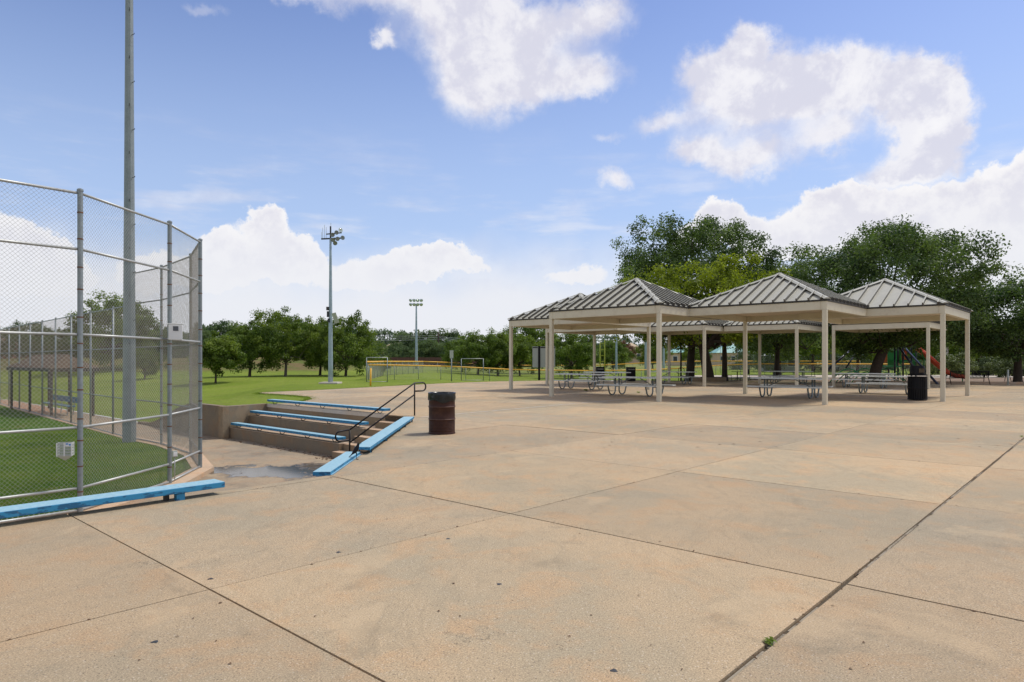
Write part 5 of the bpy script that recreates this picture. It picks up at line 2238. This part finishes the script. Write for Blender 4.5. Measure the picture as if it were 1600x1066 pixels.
lst = []
px = -90
while px < 575:
    top = 512 if px < 330 else 506
    d = rt.uniform(112, 126)
    hh_ = (563 - top + rt.uniform(-7, 9)) * d / F + H - 2.06
    lst.append((px, d, hh_ / 8.9))
    px += rt.uniform(19, 28)
lst2 = []
px = -110
while px < 330:
    d = rt.uniform(102, 109)
    lst2.append((px, d, ((563 - rt.uniform(518, 530)) * d / F + H - 1.9) / 8.9))
    px += rt.uniform(24, 34)
belt(protos, lst2, '%s tree from the left in the low front row seen through the fence', 'low trees before the belt')
belt(protos, lst, '%s tree from the left in the green belt behind the lawn trees', 'belt of trees along the bank')
lst = []
px = 570
while px < 860:
    d = rt.uniform(164, 180)
    top = rt.uniform(532, 545) if px < 640 else rt.uniform(526, 540)
    lst.append((px, d, ((563 - top) * d / F + H - .56) / 8.9))
    px += rt.uniform(13, 20)
px = 628
while px < 720:
    d = rt.uniform(200, 215)
    lst.append((px, d, ((563 - rt.uniform(512, 520)) * d / F + H - .56) / 8.9))
    px += rt.uniform(17, 22)
belt(protos, lst, '%s tree from the left in the belt behind the red brown board fence', 'trees behind the board fence')
lst = []
px = 860
while px < 1180:
    d = rt.uniform(185, 230)
    lst.append((px, d, ((563 - rt.uniform(540, 549)) * d / F + H - .56) / 8.9))
    px += rt.uniform(15, 24)
belt(protos, lst, '%s tree from the left in the far belt seen under the pavilion roofs', 'far belt seen under the roofs')
lst = []
px = 1170
while px < 1760:
    d = rt.uniform(96, 125)
    lst.append((px, d, ((563 - rt.uniform(520, 535)) * d / F + H) / 8.9))
    px += rt.uniform(30, 42)
belt(protos, lst, '%s tree from the left in the dark row behind the playground and benches', 'trees behind the playground')
lst = []
px = 540
while px < 1200:
    d = rt.uniform(330, 380)
    top = 519 + 6 * math.sin(px * .03) + rt.uniform(-3, 3) if px < 650 else 528 + 5 * math.sin(px * .045) + rt.uniform(-3, 4)
    lst.append((px, d, ((563 - top) * d / F + H - .56) / 12.6))
    px += rt.uniform(14, 21)
px = -700
while px < 540:
    d = rt.uniform(330, 380)
    lst.append((px, d, 1.0))
    px += rt.uniform(40, 60)
px = 1200
while px < 2300:
    d = rt.uniform(300, 350)
    lst.append((px, d, 1.2))
    px += rt.uniform(28, 40)
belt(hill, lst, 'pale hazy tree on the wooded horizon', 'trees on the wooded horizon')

# shrubs at the right
sh = make_tree('shrub', 71, 1.3, 1.2, .1, 2.0, 60, .35, 60, .15, L_BUSH, M_BARK, .05, .3, 8, (0, 0), .35, 1.0)
sht = tree_of(sh)
for i, (px, d, s, rz, lab) in enumerate(((1490, 66, 1.35, 0, 'pale shrub growing behind the slatted park bench'), (1552, 70, 1.2, 1, 'shrub right of the far black bin'), (1572, 63, 1.0, 2, 'loose green shrub behind the bollard'),
                                         (1610, 68, 1.5, 3, 'shrub at the right edge behind the bench'), (1443, 72, 1.0, 4, 'shrub left of the second column from the right'), (1535, 84, 1.6, 5, 'grey green shrub far behind the park bench'))):
    o = sh if i == 0 else copy_tree(sht)
    place(o, px, d, lab, 'shrubs near the playground', rz, s, 'shrub')
for i, (px, d, h, lab) in enumerate(((1480, 76, 3.0, 'pale slim post left of the shrub behind the bench'), (1497, 78, 2.1, 'pale post just right of the pale shrub'), (1550, 74, 1.6, 'short pale post among the shrubs'), (1566, 88, 2.2, 'pale far post between the shrubs'))):
    e_ = empty('marker_post', D(px, d, 0), 0, lab, 'post')
    m_ = MB()
    m_.tube([(0, 0, 0), (0, 0, h)], .13, 8)
    m_.build('shaft', M_PATH, e_, True)
    m_ = MB()
    m_.lathe([(.16, h), (.16, h + .08), (0, h + .12)], 8)
    m_.build('cap', M_PATH, e_)

# ------------------------------------------------------------------ grass blades, weeds, litter
def blades(name, n, sampler, zf, hgt, mat, seed=1, wid=.35):
    rng = np.random.default_rng(seed)
    P = []
    while len(P) < n:
        p = sampler(rng)
        if p is not None:
            P.append(p)
    P = np.array(P)
    z = np.array([zf(a, b_) for a, b_ in P])
    base = np.column_stack([P, z])
    a = rng.random(n) * 2 * np.pi
    h = hgt * (.5 + rng.random(n))
    w = hgt * wid
    sx = np.column_stack([np.cos(a), np.sin(a), np.zeros(n)]) * (w * .5)
    lean = np.column_stack([rng.normal(size=n), rng.normal(size=n), np.zeros(n)]) * (h * .45)[:, None]
    tip = base + lean + np.column_stack([np.zeros(n), np.zeros(n), h])
    tri = np.stack([base - sx, base + sx, tip], axis=1).reshape(-1, 3)
    t_ = np.clip([.45 + .8 * noise.noise(Vector((x * .55, y * .55, 0))) + .5 * noise.noise(Vector((x * 2.1, y * 2.1, 5))) for x, y in P] + rng.normal(size=n) * .22, 0, 1)
    me = np_mesh(name, tri, 3, t_)
    return link(name, me, mat)


fp = [tuple(p) for p in field_poly]


def samp_field(rng):
    p = (rng.uniform(-17, -7.2), rng.uniform(8, 27))
    return p if inside(p, fp) else None


o = blades('field_grass_blades', 110000, samp_field, lambda x, y: field_z - .03, .045, L_GRASS, 2, .22)
tag(o, 'short mown green grass inside the backstop fence', 'grass', kind='stuff')

tong = [tuple(p[:2]) for p in plaza[3:12]] + [tuple(AB(ta0 + TL + 6, tb0 - 1)[:2])]


EI = list(range(4, 22))
ECUM = np.cumsum([(plaza[i + 1] - plaza[i]).length for i in EI])


def samp_edge(rng):
    # fringe along the lawn's border with the paving
    i = EI[int(np.searchsorted(ECUM, rng.random() * ECUM[-1]))]
    p, q = plaza[i], plaza[i + 1]
    c = p.lerp(q, rng.random())
    c2 = (c.x + rng.normal() * .12, c.y + rng.normal() * .25)
    if inside(c2, plaza) and rng.random() < .6:
        return None
    if inside(c2, pit):
        return None
    return c2


o = blades('lawn_edge_grass', 16000, samp_edge, lambda x, y: -.035, .055, L_GRASS, 4, .3)
tag(o, 'ragged grass fringe where the lawn meets the paving', 'grass', kind='stuff')


def weed(loc, n, size, lab, nm='weed'):
    rg_ = np.random.default_rng(int(abs(loc[0] * 1000)) % 9999)
    tri = []
    for i in range(n):
        a = rg_.random() * 6.28
        r = size * (.3 + .7 * rg_.random())
        h = size * .45 * rg_.random()
        d = Vector((math.cos(a), math.sin(a), 0))
        s_ = Vector((-d.y, d.x, 0)) * size * .14
        b0 = Vector(loc) + d * r * .15 + Vector((0, 0, h * .4))
        m0 = Vector(loc) + d * r * .6 + Vector((0, 0, h + size * .08))
        t0 = Vector(loc) + d * r + Vector((0, 0, h * .7 + .002))
        tri += [b0, m0 - s_, m0 + s_, m0 - s_, t0, m0 + s_]
    me = np_mesh(nm, np.array([tuple(v) for v in tri]), 3, rg_.random(len(tri) // 3))
    return tag(link(nm, me, L_GRASS), lab, 'weed')


weed(AB(1.462, G(1214, 1008).dot(VB)), 34, .055, 'small green weed growing out of the wide paving joint in the foreground')
weed(G(1596, 683), 20, .06, 'tiny weed in the wide joint at the right edge')
weed(G(998, 614.2), 26, .16, 'green weed beside the nearest picnic table feet')
weed(G(915, 611), 30, .2, 'weed patch near the feet of the left picnic table')

rl = random.Random(31)
for grp, (n, xr, yr, sz, mt, nm, lb) in enumerate(((70, (150, 1560), (660, 1050), .011, M_LITTER, 'debris_bit', 'dead leaf bits strewn over the plaza'), (170, (700, 1600), (606, 700), .03, M_LITTER, 'leaf_litter', 'dry leaves lying on the plaza near the shelter'))):
    m_ = MB()
    for _ in range(n):
        px, py = rl.uniform(*xr), rl.uniform(*yr)
        c = G(px, py)
        if not inside(c, plaza):
            continue
        a = rl.uniform(0, 6.28)
        s = sz * rl.uniform(.5, 1.6)
        d = Vector((math.cos(a), math.sin(a), 0)) * s
        t2 = Vector((-d.y, d.x, 0)) * rl.uniform(.25, .6)
        u = Vector((0, 0, .003))
        m_.add([c + d + u, c + t2 + u * 2, c - d + u, c - t2 + u * 3, c + Vector((0, 0, .005 + s * .15))], [(0, 1, 4), (1, 2, 4), (2, 3, 4), (3, 0, 4)])
    tag(m_.build(nm, mt), lb, 'litter', kind='stuff')
m_ = MB()
for _ in range(520):
    if rl.random() < .6:
        c = AB(1.46 + rl.gauss(0, .012), rl.uniform(-1, 26))
    elif rl.random() < .5:
        c = AB(rl.uniform(-6, 8), rl.choice((5.14, 12.15, 8.7)) + rl.gauss(0, .012))
    else:
        c = AB(rl.choice((4.70, 7.94)) + rl.gauss(0, .010), rl.uniform(-1, 14))
    if not inside(c, plaza):
        continue
    a = rl.uniform(0, 6.28)
    s = .007 * rl.uniform(.5, 2.2)
    d = Vector((math.cos(a), math.sin(a), 0)) * s
    t2 = Vector((-d.y, d.x, 0)) * rl.uniform(.3, .8)
    m_.add([c + d + Vector((0, 0, .002)), c + t2 + Vector((0, 0, .004)), c - d + Vector((0, 0, .002)), c - t2 + Vector((0, 0, .002)), c + Vector((0, 0, .005 + s * .3))], [(0, 1, 4), (1, 2, 4), (2, 3, 4), (3, 0, 4)])
tag(m_.build('joint_debris', M_LITTER), 'crumbs of soil and leaf caught along the slab joints', 'litter', kind='stuff')
m_ = MB()
for _ in range(150):
    f = rl.random()
    c = AB(ta0 + 1.0 + rl.random() ** 1.6 * 7.2, lo_b - .04 - abs(rl.gauss(0, .10)) - (.25 * rl.random() if f < .4 else 0), PITZ + .004)
    if f > .72:
        c = AB(ta0 + rl.uniform(.8, 1.7), lo_b - rl.uniform(.05, .6), PITZ + .004)
    a = rl.uniform(0, 6.28)
    s = .035 * rl.uniform(.5, 1.5)
    d = Vector((math.cos(a), math.sin(a), 0)) * s
    t2 = Vector((-d.y, d.x, 0)) * .5
    m_.add([c + d, c + t2 + Vector((0, 0, .01)), c - d, c - t2, c + Vector((0, 0, .02))], [(0, 1, 4), (1, 2, 4), (2, 3, 4), (3, 0, 4)])
tag(m_.build('pit_leaf_litter', M_LITTER), 'brown leaves swept against the foot of the seating terrace', 'litter', kind='stuff')
for (px, py, lg) in ((329, 904.5, 'beside the crossing of two joints at lower left'), (529, 863, 'just above the thin joint, left of centre'), (780, 913, 'near the middle of the foreground slab'), (959, 1048, 'closest to the bottom edge, right of centre'),
                     (242, 1003, 'left of the dark joint near the bottom'), (700, 842, 'between the two joints that meet below the barrel'), (1256, 716, 'on the pale slabs before the middle pavilion')):
    c = G(px, py)
    m_ = MB()
    m_.lathe([(0.0, .004), (.014, .003), (.02, .0005)], 9, c, wob=lambda r, z, a, i: (r * (1 + .25 * math.sin(3 * a + px)), z))
    o = m_.build('gum_spot', M_BRACKET)
    tag(o, 'flat black gum spot ' + lg, 'gum spot', 'gum spots on the plaza')

# ------------------------------------------------------------------ blackbird
def bird():
    base = G(558, 718.3)
    e = empty('blackbird', base, R_(0), 'black long tailed bird standing at the end of the blue side bench', 'bird')
    # spine from tail tip to beak: (x, y, z, radius)
    sp_ = [(-.155, -.03, .015, .006), (-.115, -.022, .055, .013), (-.075, -.015, .095, .020), (-.045, -.01, .125, .034), (-.018, -.005, .160, .041), (.002, 0, .195, .036), (.012, 0, .225, .022), (.016, 0, .245, .021), (.028, 0, .258, .020), (.048, 0, .264, .007), (.068, 0, .268, .002)]
    m = MB()
    n = 12
    vs = []
    for i, (x, y, z, r) in enumerate(sp_):
        a, b_ = Vector(sp_[max(i - 1, 0)][:3]), Vector(sp_[min(i + 1, len(sp_) - 1)][:3])
        d = (b_ - a).normalized()
        s_ = d.cross(Vector((0, 1, 0))).normalized()
        t_ = Vector((0, 1, 0))
        for k in range(n):
            an = 2 * math.pi * k / n
            fl = .9 if i > 3 else 1.25
            vs.append(Vector((x, y, z)) + s_ * math.cos(an) * r * (1 if i > 2 else .45) + t_ * math.sin(an) * r * fl)
    fs = [(i * n + k, i * n + (k + 1) % n, (i + 1) * n + (k + 1) % n, (i + 1) * n + k) for i in range(len(sp_) - 1) for k in range(n)]
    fs += [tuple(range(n - 1, -1, -1)), tuple(range((len(sp_) - 1) * n, len(sp_) * n))]
    m.add(vs, fs)
    body = m.build('body', M_FEATHER, e, True)
    sub = body.modifiers.new('s', 'SUBSURF')
    sub.levels = sub.render_levels = 1
    for s in (-1, 1):
        m = MB()
        y = s * .034
        m.add([(.002, y * .9, .205), (.014, y, .175), (-.02, y * 1.12, .13), (-.085, y * .7, .083), (-.075, y * .6, .105), (-.03, y * 1.0, .175), (-.02, y * 1.25, .155)],
              [(0, 1, 6), (1, 2, 6), (2, 3, 6), (3, 4, 6), (4, 5, 6), (5, 0, 6)])
        m.build('wing', M_FEATHER, e)
        m = MB()
        y = s * .016
        m.tube([(-.02, y, .125), (-.006, y, .085), (-.014, y, .045), (-.004, y, .006)], [.011, .006, .003, .003], 6)
        for (dx, dy) in ((.03, 0), (.024, .012), (.024, -.012), (-.018, 0)):
            m.tube([(-.004, y, .006), (-.004 + dx, y + dy, .003)], [.003, .0015], 5)
        m.build('leg', M_BLACK, e)
        m = MB()
        m.lathe([(0, .003), (.003, .002), (.004, 0)], 6)
        o = m.build('eye', M_LIME, e)
        o.location = (.036, s * .0165, .262)
        o.rotation_euler = (R_(-90 * s), 0, 0)
    m = MB()
    m.tube([(.045, 0, .262), (.06, 0, .265), (.073, 0, .264)], [.007, .004, .001], 6)
    m.build('beak', M_BLACK, e, True)
    e.rotation_euler = (0, 0, R_(8))
    return e


bird()
